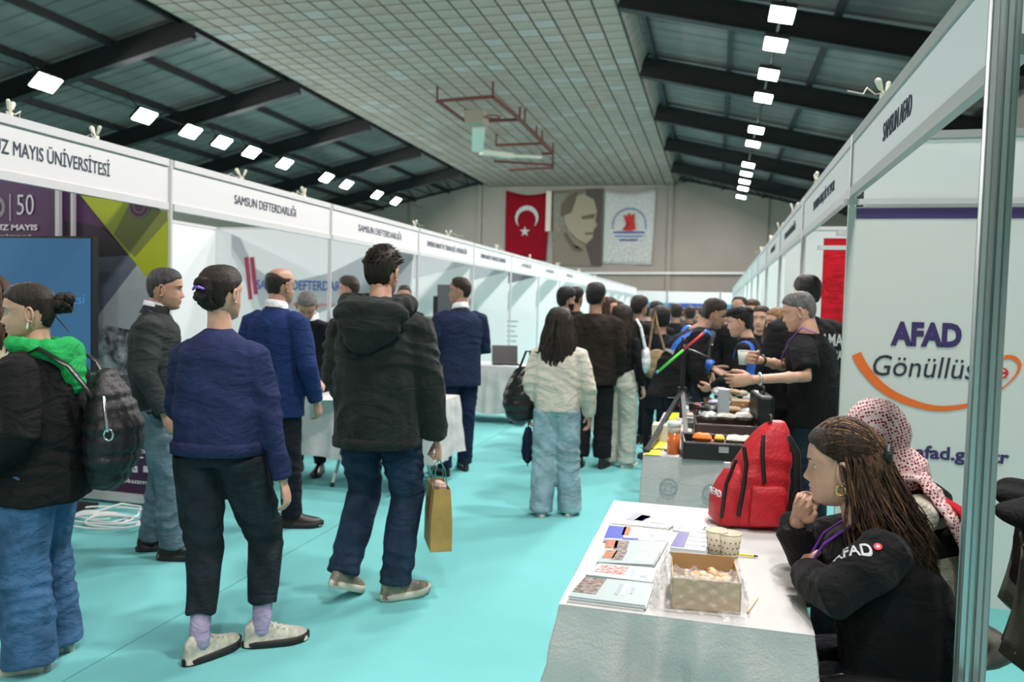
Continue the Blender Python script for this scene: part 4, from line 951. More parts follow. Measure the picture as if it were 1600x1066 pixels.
# man in the blue suit
loc = (-2.80, 4.60, 0)
b, P, HM = person('person with a balding head in a bright navy suit, left of the finance table', loc, -8, 1.74, skin='mid', hair='bald', haircol='dark',
    pose=dict(elR=(.27, -.02, 1.10), wrR=(.25, .10, .86), elL=(-.26, -.02, 1.10), wrL=(-.24, .10, .88), head=(0, .04, 1.62), anR=(.10, .06, .085)),
    top=dict(m=suitblue, hem=.76, hw=.200, hd=.15, ww=.19, wd=.14, cw=.20, cd=.135, r=(.078, .066, .052), amp=.0028, name='suit_jacket', open_neck=.07), legs=dict(m=suitdark, r=(.10, .075, .068), hem=.07), shoes=[mat('dark brown leather', (.02, .013, .01), .4), rubber], shoe_yaw=(-1.0, -.6), look=(0, 0, -14), q=.010)
def shirt_collar(b, P): 
    nk = P['neck']; rs = [[nk + Vector(((.070 + e) * math.cos(t), (.074 + e) * math.sin(t) + .004, z - .014 * math.sin(t))) for t in np.linspace(0, 2 * PI, 20, False)] for z, e in ((-.005, .004), (.035, 0), (.042, -.006), (.036, -.012))]
    MB().rings(rs, caps=False).build('shirt_collar', shirt, b, True)
shirt_collar(b, P)
# bent man behind the finance table
loc = (onY(474, 490, 5.75).x - .15, 6.14, 0); r_ = rel(loc, 185, 1.76); hnd = onZ(507, 610, .80)
b, P, HM = person('grey-haired person in a dark suit bending over the first left table', loc, 185, 1.76, skin='mid', hair='crop', haircol='grey',
    pose=dict(waist=(-.03, .03, 1.06), chest=(-.08, .14, 1.23), neck=(-.12, .28, 1.36), head=(-.13, .37, 1.46), shL=(-.29, .24, 1.29), shR=(.07, .24, 1.33), elL=(-.36, .32, 1.05), wrL=tuple(r_(hnd + Vector((-.05, .04, .07)))), elR=(.16, .28, 1.06), wrR=(.10, .42, .92)),
    top=dict(m=suitdark, hem=.78, name='suit_jacket', amp=.003), legs=dict(m=suitdark), shoes=LS, look=(-40, 0, 25), q=.013, hands=('relax', 'flat'), handdir=(None, (-.3, .8, -.25)))
shirt_collar(b, P)
# man in grey coat hidden behind the parka
p = onY(547, 450, 7.0)
person('dark-haired person in a grey coat, half hidden by the black parka', (p.x, 7.0, 0), 150, 1.76, skin='mid', hair='short', haircol='dark', top=dict(m=greycoat, hem=.72, cw=.2), legs=dict(m=suitdark), shoes=LS, q=.015, look=(0, 0, -50))
p = onY(632, 458, 8.6)
person('person whose face shows just right of the parka hood, in a dark jacket', (p.x, 8.6, 0), 200, 1.72, skin='mid', hair='crop', haircol='dark', top=dict(m=suitdark, hem=.8), legs=dict(m=suitdark), shoes=LS, q=.017)

# man in the black parka
loc = (-1.66, 3.70, 0); ph = 8; r_ = rel(loc, ph, 1.80)
b, P, HM = person('person in a black hooded parka and blue jeans walking away mid-aisle', loc, ph, 1.80, skin='light', hair='short', haircol='dark',
    pose=dict(shR=(.165, .0, 1.39), shL=(-.165, 0, 1.39), elR=(.250, -.01, 1.10), wrR=(.285, .06, .80), elL=(-.225, .03, 1.10), wrL=(-.17, .18, .92), head=(0, .05, 1.625), anR=(.11, -.03, .085), knR=(.14, .08, .50), knL=(-.10, .13, .50), anL=(-.14, -.08, .14), hipR=(.1, 0, .9), hipL=(-.1, 0, .9)),
    top=dict(m=parka_m, hem=.78, hw=.215, hd=.185, ww=.220, wd=.19, cw=.212, cd=.18, sw=.165, r=(.096, .086, .066), amp=.0085, fh=13, fv=15, name='parka', open_neck=.085, hemband=parka_m), legs=dict(m=darkdenim, r=(.115, .088, .080), hem=.075, amp=.006), shoes=[brownsh, offwhite, offwhite, 'sneaker'], shoe_yaw=(-.85, -.35), shoe_pitch=(0, -.42), look=(3, 0, -14), q=.0095, hands=('grip', 'relax'))
ho = MB(); s = 1.80 / 1.75
for t in np.linspace(0, 2 * PI, 17, False):
    bb = .5 - .5 * math.sin(t); ho.ell((.150 * math.cos(t), .0 + .10 * math.sin(t) - .055 * bb, (1.475 - .035 * bb) * s + .01), (.060, .052, .052 + .018 * bb), n=10)
ho.ell((0, -.165, 1.465), (.200, .085, .085), n=14); ho.ell((0, -.195, 1.40), (.165, .065, .10), n=14); ho.ell((-.02, -.20, 1.345), (.11, .05, .08), n=14)
skin_obj('hood', ho, .010, parka_m, b, 4, folds(.006, 16, 26, 5))
mb = MB()
for k in range(320):
    a = rnd.uniform(-PI, PI); e = rnd.uniform(.3, 1.5); n_ = Vector((math.sin(a) * math.cos(e) * .085, -.015 + math.cos(a) * math.cos(e) * .10, .115 * math.sin(e) + .012)); d = n_.normalized()
    lock(mb, [n_ * .95, n_ * 1.10, n_ * 1.17 + Vector((.006 * math.sin(k * 2), .008, .002)), n_ * 1.20 + Vector((.016 * math.sin(k), .016 + .01 * math.sin(k * 3), .004 - .012 * max(0, -n_.y * 9)))], .0062, 4)
part('hair_tufts', mb.mesh('hair_tufts', [HAIR['dark']]), b, HM)
# paper bag in his hand
wr = Matrix.Rotation(R(ph), 4, 'Z') @ P['wrR']; hx = Vector(loc) + Vector((wr.x, wr.y, wr.z - .10))
bg = empty('paper_bag', (hx.x + .02, hx.y, .27), R(-62), 'brown paper carrier bag with green cords carried by the person in the parka', 'bag')
W_, D_, H_ = .26, .11, .32; mb = MB()
v = [(a * W_ / 2 * k, b_ * D_ / 2 * k2, z) for z, k, k2 in ((0, 1, 1), (.16, 1.0, .98), (H_, 1.0, .75)) for a, b_ in ((-1, -1), (1, -1), (1, 1), (-1, 1))]
mb.add(v, [(3, 2, 1, 0)] + [(i * 4 + j, i * 4 + (j + 1) % 4, i * 4 + 4 + (j + 1) % 4, i * 4 + 4 + j) for i in range(2) for j in range(4)])
bo = mb.build('bag_body', mat('kraft paper', (.46, .27, .075), .65, var=.12, vscale=10, bump=.15, bscale=40), bg); md = bo.modifiers.new('s', 'SOLIDIFY'); md.thickness = .002
MB().box((0, -D_ / 2 - .003, .2), (.05, .003, .12)).box((0, D_ / 2 + .001, .2), (.05, .003, .12)).build('printed_panel', mat('bag print', (.12, .10, .04), .6), bg)
mb = MB(); hz = hx.z - .27
for y in (-.035, .035): mb.tube([(-.06, y, H_ - .01), (-.045, y * .7, H_ + (hz - H_) * .6), (-.01, 0, hz), (.01, 0, hz), (.045, y * .7, H_ + (hz - H_) * .6), (.06, y, H_ - .01)], .003, 6)
mb.build('handle', mat('green cord', (.03, .22, .17), .6), bg)
MB().ell((-.02, 0, .30), (.05, .035, .035), n=10).ell((.04, .01, .31), (.04, .03, .03), n=10).build('tissue_paper', mat('tissue', (.55, .40, .33), .7, var=.3, vscale=30), bg)

# man in the navy suit
loc = (-2.20, 6.62, 0)
b, P, HM = person('person in a navy suit, balding, arms folded, facing left beside the second left table', loc, 42, 1.76, skin='mid', hair='receding', haircol='dark',
    pose=dict(elR=(.27, .04, 1.11), wrR=(.06, .22, 1.10), elL=(-.27, .04, 1.11), wrL=(-.05, .22, 1.04), anR=(.12, .10, .085), anL=(-.14, -.04, .085)),
    top=dict(m=suitnavy, hem=.79, hw=.205, hd=.15, ww=.195, wd=.14, cw=.205, cd=.135, r=(.078, .068, .056), amp=.003, name='suit_jacket'), legs=dict(m=suitnavy, r=(.10, .076, .070), hem=.07), shoes=LS, shoe_yaw=(-.2, .2), look=(0, 0, 50), q=.012)
shirt_collar(b, P)

# woman in the cream jacket
loc = (-1.09, 5.56, 0); ch_ = 8
b, P, HM = person('person in a cream cropped jacket and pale jeans with long dark hair', loc, ch_, 1.49, skin='light', female=True, hair='none', haircol='dark',
    pose=dict(elR=(.26, .0, 1.10), wrR=(.27, .10, .86), elL=(-.24, .02, 1.12), wrL=(-.24, .08, .88), anR=(.13, .05, .085), anL=(-.11, -.03, .085)),
    top=dict(m=creamj, hem=.90, hw=.215, hd=.16, ww=.22, wd=.155, cw=.215, cd=.15, sw=.175, r=(.090, .078, .06), amp=.004, name='jacket'), legs=dict(m=paledenim, r=(.115, .108, .105), hem=.03, amp=.006, w=.165, d=.125), shoes=SN, look=(0, 0, -12), q=.011)
me = hair_long(.34, 150, .035, .014, 5, th=.022).mesh('hair', [HAIR['dark']]); me.polygons.foreach_set('use_smooth', [True] * len(me.polygons)); part('hair', me, b, HM)
wl = Vector(loc) + Matrix.Rotation(R(ch_), 3, 'Z') @ P['wrL']; sl = Vector(loc) + Matrix.Rotation(R(ch_), 3, 'Z') @ P['shL']
hb = empty('handbag', (wl.x - .06, wl.y - .02, .86), R(20), 'black leather bucket bag on the left shoulder of the person in the cream jacket', 'bag')
mb = MB()
for z, w in ((-.12, .125), (-.06, .145), (0, .14), (.05, .125), (.10, .105), (.13, .085)): mb.ell((0, 0, z), (w * 1.0, w * .62, .085), n=16)
skin_obj('bag_body', mb, .009, leather, hb, 2, folds(.004, 30, 8, 1))
sr = sl - Vector((wl.x - .06, wl.y - .02, .86)); sr = Matrix.Rotation(-R(20), 3, 'Z') @ sr
mb = MB(); mb.tube([(-.04, 0, .15), (.02, -.04, .33), (sr.x * .8, sr.y - .07, sr.z - .02), (sr.x, sr.y, sr.z + .055), (sr.x * .9, sr.y + .09, sr.z - .06), (.06, .05, .33), (.06, .01, .15)], .009, 8, flat=.5).build('strap', leather, hb, True)
um = empty('folded_umbrella', (wl.x + .0, wl.y - .03, .36), 0, 'dark navy folded umbrella hanging from the hand of the person in the cream jacket', 'umbrella')
mb = MB(); rs = []
for z, r0 in ((0, .008), (.03, .03), (.10, .042), (.18, .045), (.22, .032), (.27, .016)): rs.append([Vector((r0 * (1 + .25 * math.cos(4 * t)) * math.cos(t + z * 6), r0 * (1 + .25 * math.cos(4 * t)) * math.sin(t + z * 6), z)) for t in np.linspace(0, 2 * PI, 24, False)])
mb.rings(rs).build('canopy', cloth('navy nylon', (.010, .018, .045)), um, True); MB().cyl((0, 0, .26), (0, 0, .33), .006).cyl((0, 0, -.02), (0, 0, .01), .004).build('shaft', leather, um); MB().tube([(0, 0, .32), (0, .01, wl.z - .36 - .07)], .003, 5).build('cord', leather, um)
wrp = Vector(loc) + Matrix.Rotation(R(ch_), 3, 'Z') @ P['wrR']
ph_ = MB().box((0, 0, 0), (.01, .07, .14)).build('telephone', mat('phone silver', (.55, .57, .6), .3)); ph_.location = (wrp.x + .02, wrp.y + .05, wrp.z - .06); tag(ph_, 'pale telephone in the right hand of the person in the cream jacket', 'telephone')

# crowd further down the aisle
def at_head(px, top, Y): 
    p = onY(px, top, Y); return (p.x, Y, 0), p.z
def folk(label, px, toppx, Y, head, top=None, hair='short', hc='dark', skin='mid', female=False, legs=None, shoes=LS, **k):
    l, h = at_head(px, toppx, Y); h = max(1.45, min(1.95, h - (.02 if hair != 'none' else 0)))
    return person(label, l, head, h, skin=skin, female=female, hair=hair, haircol=hc, top=top or dict(m=black_knit, hem=.84), legs=legs or dict(m=suitdark), shoes=shoes, q=k.pop('q', .017 if Y > 7 else .013), **k) + (l, h)
b, P, HM, l, h = folk('tall person in a black sweater seen from behind, right of the cream jacket', 932, 441, 7.35, 4, top=dict(m=brownk, hem=.80, hw=.225, hd=.16, ww=.225, wd=.15, cw=.225, cd=.15, sw=.19, r=(.09, .078, .055), amp=.005, name='sweater'), legs=dict(m=cloth('black trousers', (.010, .010, .011)), r=(.11, .095, .09)), hair='thick', hc='black', look=(0, 0, -12))
b, P, HM, l, h = folk('person in a short black top and cream trousers with wavy dark hair', 972, 480, 7.5, -14, female=True, skin='light', hair='none', top=dict(m=black_knit, hem=1.04, hw=.165, hd=.12, ww=.17, cw=.18, r=(.062, .05, .04), name='crop_top'), legs=dict(m=creamt, r=(.115, .105, .105), hem=.04, w=.165, d=.125), shoes=SN, look=(0, 0, -25))
me = hair_long(.36, 120, .045, .016, 9, th=.022).mesh('hair', [HAIR['dark']]); me.polygons.foreach_set('use_smooth', [True] * len(me.polygons)); part('hair', me, b, HM)
tb = empty('tote_bag', (l[0] + .24, 7.48, 1.02), 0, 'white tote bag with a long strap at the hip of the person in cream trousers', 'bag')
mb = MB(); mb.ell((0, 0, 0), (.05, .10, .12), n=12).ell((0, 0, .06), (.045, .09, .08), n=12); skin_obj('bag_body', mb, .012, shirt, tb, 2); MB().tube([(0, .04, .1), (-.06, .06, .33), (-.1, .0, .40), (-.05, -.06, .33), (0, -.05, .1)], .012, 6, flat=.3).build('strap', shirt, tb, True)
folk('bearded person in a black jacket facing right, behind the cream jacket', 884, 448, 8.2, -45, beard=True, hair='thick', hc='black')
folk('person with black hair glimpsed behind the bearded one', 900, 446, 8.9, -20, hair='short', hc='black')
folk('brown-haired person glimpsed between the tall dark sweater and the cream trousers', 950, 462, 8.5, -110, female=True, skin='light', hair='long', hc='brown')
folk('person with curly dark hair looking right, above the cream trousers', 999, 462, 8.9, -30, hair='thick', hc='dark')
folk('person facing the camera with a tan face and dark jacket in the crowd centre', 1026, 472, 9.6, 175, skin='dark', hair='thick', hc='black')
folk('person in a long dark coat carrying the light brown tote bag', 1033, 480, 7.9, 20, hair='thick', hc='black', top=dict(m=suitdark, hem=.6, hw=.2), skin='mid')
p = onY(1026, 560, 7.6)
tt = empty('tan_bag', (p.x, 7.62, 1.0), 0, 'light brown tote bag between the cream trousers and the blue-banded jacket', 'bag')
mb = MB(); mb.ell((0, 0, 0), (.12, .06, .14), n=12).ell((0, 0, -.08), (.13, .06, .08), n=12); skin_obj('bag_body', mb, .012, cloth('tan canvas', (.33, .24, .13)), tt, 2); MB().tube([(-.08, 0, .1), (-.05, 0, .38), (-.03, .02, .5), (-.01, 0, .38), (.08, 0, .1)], .012, 6, flat=.4).build('strap', cloth('tan canvas', (.33, .24, .13)), tt, True)
def bands(b, P, k=1.0, col=bvest, refl=True):
    """blue shoulder bands sewn on the uniform: a second material on the garment's own faces"""
    g = [o for o in b.children if o.name.startswith('uniform')][0]; me = g.data; me.materials.append(col); me.materials.append(reflect)
    nk, ch = P['neck'], P['chest']; ax_ = (nk - ch).normalized()
    for p_ in me.polygons:
        c = p_.center; t = (c - ch).dot(ax_); x = abs(c.x - ch.x)
        if t > -.14 and .085 < x < .150 and abs(c.x - ch.x) < .152: p_.material_index = 1
        if t > -.14 and .085 < x < .150 and -.01 < (c - nk).dot(ax_) + .075 < .03 and False: p_.material_index = 2
        if -.17 < t < -.14 and x < .150: p_.material_index = 2
l, h = at_head(1052, 474, 6.45); l = (l[0], 6.62, 0)
b, P, HM = person('person in a black uniform with blue shoulder bands leaning right over the equipment table', l, -72, 1.74, skin='mid', hair='short', haircol='dark', pose=dict(waist=(0, .04, 1.06), chest=(0, .12, 1.25), neck=(0, .24, 1.39), head=(0, .34, 1.50), shR=(.19, .17, 1.35), shL=(-.19, .17, 1.35), elR=(.27, .12, 1.06), wrR=(.26, .22, .83), elL=(-.25, .28, 1.12), wrL=(-.16, .40, 1.04)),
    top=dict(m=black_knit, hem=.80, hw=.21, hd=.16, ww=.215, wd=.155, cw=.215, cd=.15, r=(.085, .07, .055), name='uniform_jacket', amp=.005), legs=dict(m=suitdark), shoes=LS, look=(-12, 0, 0), q=.013)
bands(b, P, 1.3)
l, h = at_head(1170, 484, 6.3)
b, P, HM = person('person in a dark cap and blue shoulder bands facing left across the table', l, 75, 1.57, skin='light', female=True, hair='short', haircol='black', pose=dict(head=(0, .07, 1.60), elR=(.24, .02, 1.13), wrR=(.14, .25, 1.02), elL=(-.24, .02, 1.13), wrL=(-.14, .25, 1.04)),
    top=dict(m=black_knit, hem=.80, hw=.19, r=(.075, .06, .05), name='uniform_jacket'), legs=dict(m=suitdark), shoes=LS, look=(-8, 0, 0), q=.012)
bands(b, P, 1.2)
mb = MB(); mb.ell((0, -.008, .075), (.086, .108, .052), n=18); mb.ell((0, .10, .062), (.055, .05, .008), n=14); part('cap', mb.mesh('cap', [cloth('black cap', (.010, .010, .012))]), b, HM)
_hv = folk('person in a high-visibility yellow-green vest in the crowd', 1143, 486, 9.4, 150, skin='mid', hair='short', top=dict(m=cloth('olive jacket', (.10, .11, .04)), hem=.84))
hv_b, hv_P = _hv[0], _hv[1]; mb = MB(); strap(mb, [hv_P['chest'] + Vector((.09, .135, -.1)), hv_P['chest'] + Vector((.09, .14, .05)), hv_P['neck'].lerp(hv_P['shR'], .55) + Vector((0, .03, .07)), hv_P['neck'].lerp(hv_P['shR'], .55) + Vector((0, -.06, .05))], .09, .012); strap(mb, [hv_P['chest'] + Vector((-.09, .135, -.1)), hv_P['chest'] + Vector((-.09, .14, .05)), hv_P['neck'].lerp(hv_P['shL'], .55) + Vector((0, .03, .07)), hv_P['neck'].lerp(hv_P['shL'], .55) + Vector((0, -.06, .05))], .09, .012); mb.build('vest_bands', mat('hi-vis yellow', (.55, .75, .03), .5), hv_b, True)
mbv, Pv, HMv, lv, hv = folk('person with a bald tan forehead and dark hair above the capped one', 1156, 461, 8.6, 165, skin='mid', hair='receding', hc='dark')
folk('short-haired person facing the camera, right of the capped one', 1190, 476, 7.6, 165, skin='light', hair='crop', hc='dark', top=dict(m=black_knit, hem=.84))
folk('person peering out behind the light-faced one', 1176, 467, 8.8, 170, skin='light', hair='short', hc='brown')
folk('person with long blonde hair next to the grey-haired helper', 1217, 480, 6.9, 120, female=True, skin='light', hair='long', hc='blond')
k = 0
spots = [(1057, 474, 11, 10, 'dark'), (1043, 478, 13, 190, 'black'), (1078, 478, 12.2, 20, 'dark'), (1092, 479, 14, 170, 'brown'), (1103, 481, 10.4, 60, 'black'), (1118, 482, 12.6, 150, 'dark'), (1130, 480, 15, 180, 'black'), (1013, 478, 14.2, 0, 'dark'), (1035, 480, 17, 185, 'brown'), (1068, 481, 18, 10, 'black'), (985, 478, 12, 30, 'dark'), (1110, 484, 19, 175, 'dark'), (965, 470, 11, -30, 'black'), (1140, 482, 21, 190, 'dark'), (1085, 484, 22, 0, 'dark'), (1125, 486, 25, 180, 'black')]
desc = ['nearest in the middle of the deep crowd', 'black-haired, left in the deep crowd', 'with dark hair right of the crowd middle', 'brown-haired, looking back', 'with black hair just left of the monitor', 'dark-haired, right in the deep crowd', 'black-haired, far right of the deep crowd', 'dark-haired, above the tan face', 'brown-haired, small and far, left', 'black-haired, far, in the middle', 'dark-haired, at the left rim of the crowd', 'very far, right', 'behind the tall black sweater', 'farthest but two, right', 'farthest but one, middle', 'farthest of all, right']
cols = [(.012, .012, .013), (.03, .03, .04), (.05, .015, .015), (.02, .025, .05), (.06, .05, .04)]
for i, (px, ty, Y, hd2, hcol) in enumerate(spots):
    folk('distant visitor %s' % desc[i], px, ty, Y, hd2, top=dict(m=cloth('crowd top %d' % (i % 5), cols[i % 5]), hem=.82), hair='short', hc=hcol, skin=('mid', 'light', 'dark')[i % 3], group='distant visitors in the aisle', q=.022)

# grey-haired helper in the black T-shirt behind the equipment table
loc = (.60, 5.02, 0); hh = 66; r_ = rel(loc, hh, 1.70)
h1 = onY(1178, 597, 4.62); e1 = onY(1262, 592, 4.72); h2 = onY(1186, 566, 4.95); e2 = onY(1222, 575, 5.15)
b, P, HM = person('grey-haired person in a black T-shirt reaching over the equipment table', loc, hh, 1.72, skin='light', hair='crop', haircol='grey',
    pose=dict(shL=(-.20, .03, 1.36), shR=(.20, .05, 1.36), neck=(0, .05, 1.43), head=(0, .12, 1.555), chest=(0, .03, 1.25), elL=tuple(r_(e1)), wrL=tuple(r_(h1)), elR=tuple(r_(e2)), wrR=tuple(r_(h2))),
    top=dict(m=black_knit, hem=.86, hw=.205, hd=.15, ww=.205, wd=.15, cw=.215, cd=.145, r=(.085, .07, .055), short=.85, name='t_shirt', amp=.005), legs=dict(m=cloth('dark slate denim', (.022, .040, .055)), r=(.11, .088, .075), amp=.006), shoes=LS, look=(-14, 0, 14), q=.010, hands=('hold', 'relax'), thumbdir=((0, 0, 1), (0, 0, 1)))
def wrist_ring(b, P, S_, m_, nm, r=.031, t=.25, w=.008):
    c = P['wr' + S_].lerp(P['el' + S_], t); d = (P['wr' + S_] - P['el' + S_]).normalized(); x = d.orthogonal().normalized(); y = d.cross(x)
    MB().tube([c + x * r * math.cos(a) + y * r * math.sin(a) for a in np.linspace(0, 2 * PI, 17)], w, 6).build(nm, m_, b, True)
wrist_ring(b, P, 'L', mat('steel watch', (.55, .55, .52), .25, .9), 'wrist_watch', .030, .12, .009); wrist_ring(b, P, 'R', leather, 'bracelet', .030, .12, .007)
nk = P['neck']; mb = MB(); strap(mb, [nk + Vector((-.07, -.06, .0)), nk + Vector((-.08, .02, .03)), nk + Vector((-.05, .11, -.06)), nk + Vector((0, .17, -.2))], .016); mb.build('lanyard', MATS['purple ribbon'], b)
# man with lettered vest behind him
l, h = at_head(1262, 436, 5.75)
b, P, HM = person('person in a black vest with white back lettering beside the booth post', (l[0], 5.75, 0), 12, 1.78, skin='light', hair='short', haircol='black', pose=dict(elR=(.26, .02, 1.12), wrR=(.22, .16, .98)),
    top=dict(m=black_knit, hem=.84, hw=.22, hd=.16, ww=.22, wd=.155, cw=.23, cd=.155, sw=.19, r=(.09, .075, .06), name='vest'), legs=dict(m=cloth('black cargo', (.008, .008, .009)), r=(.11, .09, .08)), shoes=LS, look=(0, 0, 12), q=.013)
ch = P['chest']; W4 = mat('reflective white', (.62, .62, .62), .4)
fit_text('lettering', 'ARAMA', W4, -.04, .19, .080, lambda s_: Vector((s_, -.182, ch.z + .04)), (1, 0, 0), (0, 0, 1), b, bold=.02); fit_text('lettering', 'KURTARMA', W4, -.04, .19, .060, lambda s_: Vector((s_, -.182, ch.z - .06)), (1, 0, 0), (0, 0, 1), b, bold=.02)
MB().box((0, -.172, ch.z - .17), (.34, .02, .06)).build('reflective_band', reflect, b)

# ------------------------------------------------------------------ seated woman in the black AFAD sweatshirt
loc = (.60, 2.36, 0); sh_ = 84; r_ = rel(loc, sh_, 1.66)
hc_ = onY(1314, 728, 2.36)
blk = cloth('black sweatshirt', (.0075, .0075, .008), var=.2, sheen=.05)
PJ = dict(head=tuple(r_(hc_)), neck=tuple(r_(onY(1354, 822, 2.36))), chest=tuple(r_(onY(1388, 915, 2.36))), waist=tuple(r_(onY(1412, 1035, 2.36))), pelvis=tuple(r_(onY(1420, 1120, 2.36))),
    shL=tuple(r_(onY(1396, 856, 2.20))), shR=tuple(r_(onY(1352, 828, 2.52))), elR=tuple(r_(Vector((.262, 2.50, .805)))), wrR=tuple(r_(onY(1246, 815, 2.45))), elL=tuple(r_(Vector((.310, 2.09, .815)))), wrL=tuple(r_(Vector((.275, 2.29, .80)))),
    hipL=(-.09, -.05, .52), hipR=(.09, -.05, .52), knL=(-.11, .28, .52), knR=(.11, .28, .52), anL=(-.11, .26, .085), anR=(.11, .26, .085))
b, P, HM = person('seated person in a black lettered sweatshirt with long brown hair, hand at chin', loc, sh_, 1.66, pose=PJ, skin='light', female=True, hair='none', haircol='dark',
    top=dict(m=blk, hem=.86, hw=.235, hd=.22, ww=.225, wd=.205, cw=.225, cd=.185, sw=.190, r=(.082, .074, .060), cuff=.0, name='sweatshirt', amp=.0045, fv=20, open_neck=.065), legs=dict(m=suitdark, r=(.10, .08, .06), w=.18), shoes=LS, look=(-5, 0, -7), q=.0075, hands=('hold', 'relax'), handdir=(r_(onY(1272, 762, 2.40)) - r_(onY(1248, 812, 2.45)), (.9, .1, -.1)), thumbdir=((-.3, -.75, .3), (0, 0, 1)))
# sleeve lettering on the near upper arm
inv = Matrix.Rotation(-R(sh_), 4, 'Z') @ Matrix.Translation(-Vector(loc))
def to_local(p): return inv @ Vector(p)
lo, hi_ = onY(1284, 845, 2.055), onY(1328, 862, 2.055)
GW2 = mat('grey white sleeve print', (.52, .53, .55), .5)
mtx = text_mesh('AFAD', 1, GW2, bold=.02, thick=.006)
n = len(mtx.vertices); co = np.empty(n * 3); mtx.vertices.foreach_get('co', co); co = co.reshape(-1, 3)
wd_ = np.ptp(co[:, 0]); co[:, 0] *= .098 / wd_; co[:, 1] *= .040 / .72; mtx.vertices.foreach_set('co', co.ravel()); mtx.update()
SL = dict(mesh=mtx, body=b)
# hair: crown swept back to a clip, long waves over back and shoulder
hb_ = hair_short(.012, line=.004, seed=4, amp=.0006); rnd = random.Random(11)
CC = Vector((0, -.008, .004))
def onhead(d, k=1.0):
    d = d.normalized(); rr = 1 / math.sqrt((d.x / .0855) ** 2 + (d.y / .112) ** 2 + (d.z / (.132 if d.z > 0 else .16)) ** 2); return CC + d * rr * k
for k in range(900):      # swept from the hairline back to the clip
    a = rnd.uniform(-1.42, 1.42); el = np.interp(abs(a), [0, .6, 1.0, 1.25, 1.42], [.74, .68, .55, .38, .16]) + rnd.uniform(0, .55) * (1 if abs(a) < 1 else .6); pts = []
    d0 = Vector((math.sin(a) * math.cos(el), math.cos(a) * math.cos(el), math.sin(el))); d1 = Vector((rnd.uniform(-.42, .42) + .25 * math.sin(a), -1, rnd.uniform(.12, .55)))
    lift = rnd.uniform(.03, .075)
    for i in range(9):
        u = i / 8; d = d0.normalized().slerp(d1.normalized(), u) if True else d0; pts.append(onhead(d, 1 + lift * math.sin(min(1, u * 1.6 + .1) * PI / 2) + .004 * math.sin(u * 7 + k)))
    lock(hb_, pts, rnd.uniform(.0020, .0036), 4, mi=rnd.choice((0, 1, 1, 2, 2)) if abs(a) < 1.0 and rnd.random() < .55 else rnd.choice((0, 0, 1)))
vol = MB()
for (vx, vy, vz, a1, a2, a3) in ((-.015, -.075, -.01, .072, .055, .085), (-.025, -.095, -.09, .070, .042, .08), (-.03, -.115, -.17, .062, .036, .075), (.03, -.09, -.08, .06, .045, .10), (-.055, -.055, -.08, .03, .035, .07)): vol.ell((vx, vy, vz), (a1, a2, a3), n=16)
vco, vf = melt(vol, .008, 3); hb_.add(vco.tolist(), vf, 1)
for k in range(2300):      # falling lengths
    a = rnd.uniform(1.55, PI + .5) * (1 if rnd.random() < .28 else -1); ln = rnd.uniform(.22, .36); ph = rnd.uniform(0, 6); el = rnd.uniform(-.25, .55)
    if -2.0 < a < 0: a = -rnd.uniform(2.0, 2.4) if el < .5 else a
    d = Vector((math.sin(a) * math.cos(el), math.cos(a) * math.cos(el), math.sin(el))); b0 = onhead(d, 1.0); out = Vector((math.sin(a), math.cos(a), 0)); back_ = max(0, -math.cos(a)); pts = [b0 * .93, onhead(d, 1.05)]; w0 = rnd.uniform(.3, 1)
    if k % 6 == 0 and a < 0: back_ = -.9; ln *= .95
    for i in range(1, 11):
        u = i / 10; w = .013 * math.sin(u * 10 + ph) * (.2 + u) + .004 * math.sin(u * 17 + ph)
        fall = Vector((0, -.050 * u ** (1.2 if back_ > 0 else 2.5) * back_ - .030 * u * u, -ln * u))
        pts.append(pts[1] + out * ((.022 * math.sin(min(1, u * 1.5) * PI * .5) + .012 * u) * w0) + fall + Vector((w, w * .8, 0)))
    lock(hb_, pts, rnd.uniform(.0014, .0030), 4, mi=rnd.choice((0, 1, 1, 1) if rnd.random() < .88 else (1, 2)))
me = hb_.mesh('hair', [hairm('deep chestnut hair', (.032, .018, .011)), hairm('chestnut hair', (.085, .042, .022)), hairm('honey highlight', (.26, .135, .055))]); me.polygons.foreach_set('use_smooth', [True] * len(me.polygons)); part('hair', me, b, HM)
mb = MB()
for k in range(9): 
    a = -1.2 + .3 * k; mb.ell((.05 * math.sin(a), -.128, .035 + .012 * math.cos(a)), (.010, .012, .018), n=8)
mb.ell((0, -.120, .035), (.05, .018, .014), n=10); part('hair_claw', mb.mesh('hair_claw', [BLACK]), b, HM)
gold = mat('gold', (.75, .55, .25), .25, .9)
mb = MB(); mb.tube([Vector((-.083, -.006 + .013 * math.cos(a), -.056 + .014 * math.sin(a))) for a in np.linspace(0, 2 * PI, 13)], .005, 8); part('earring', mb.mesh('earring', [gold]), b, HM)
wrist_ring(b, P, 'L', gold, 'bracelet', .034, .15, .004)
mb = MB(); nk = P['neck']; strap(mb, [nk + Vector((-.05, .03, .02)), nk + Vector((-.055, .11, -.05)), nk + Vector((-.03, .17, -.17)), nk + Vector((0, .19, -.30))], .016); strap(mb, [nk + Vector((.05, .03, .02)), nk + Vector((.055, .11, -.05)), nk + Vector((.03, .17, -.17)), nk + Vector((0, .19, -.30))], .016); mb.build('lanyard', MATS['purple ribbon'], b)
SLP = P

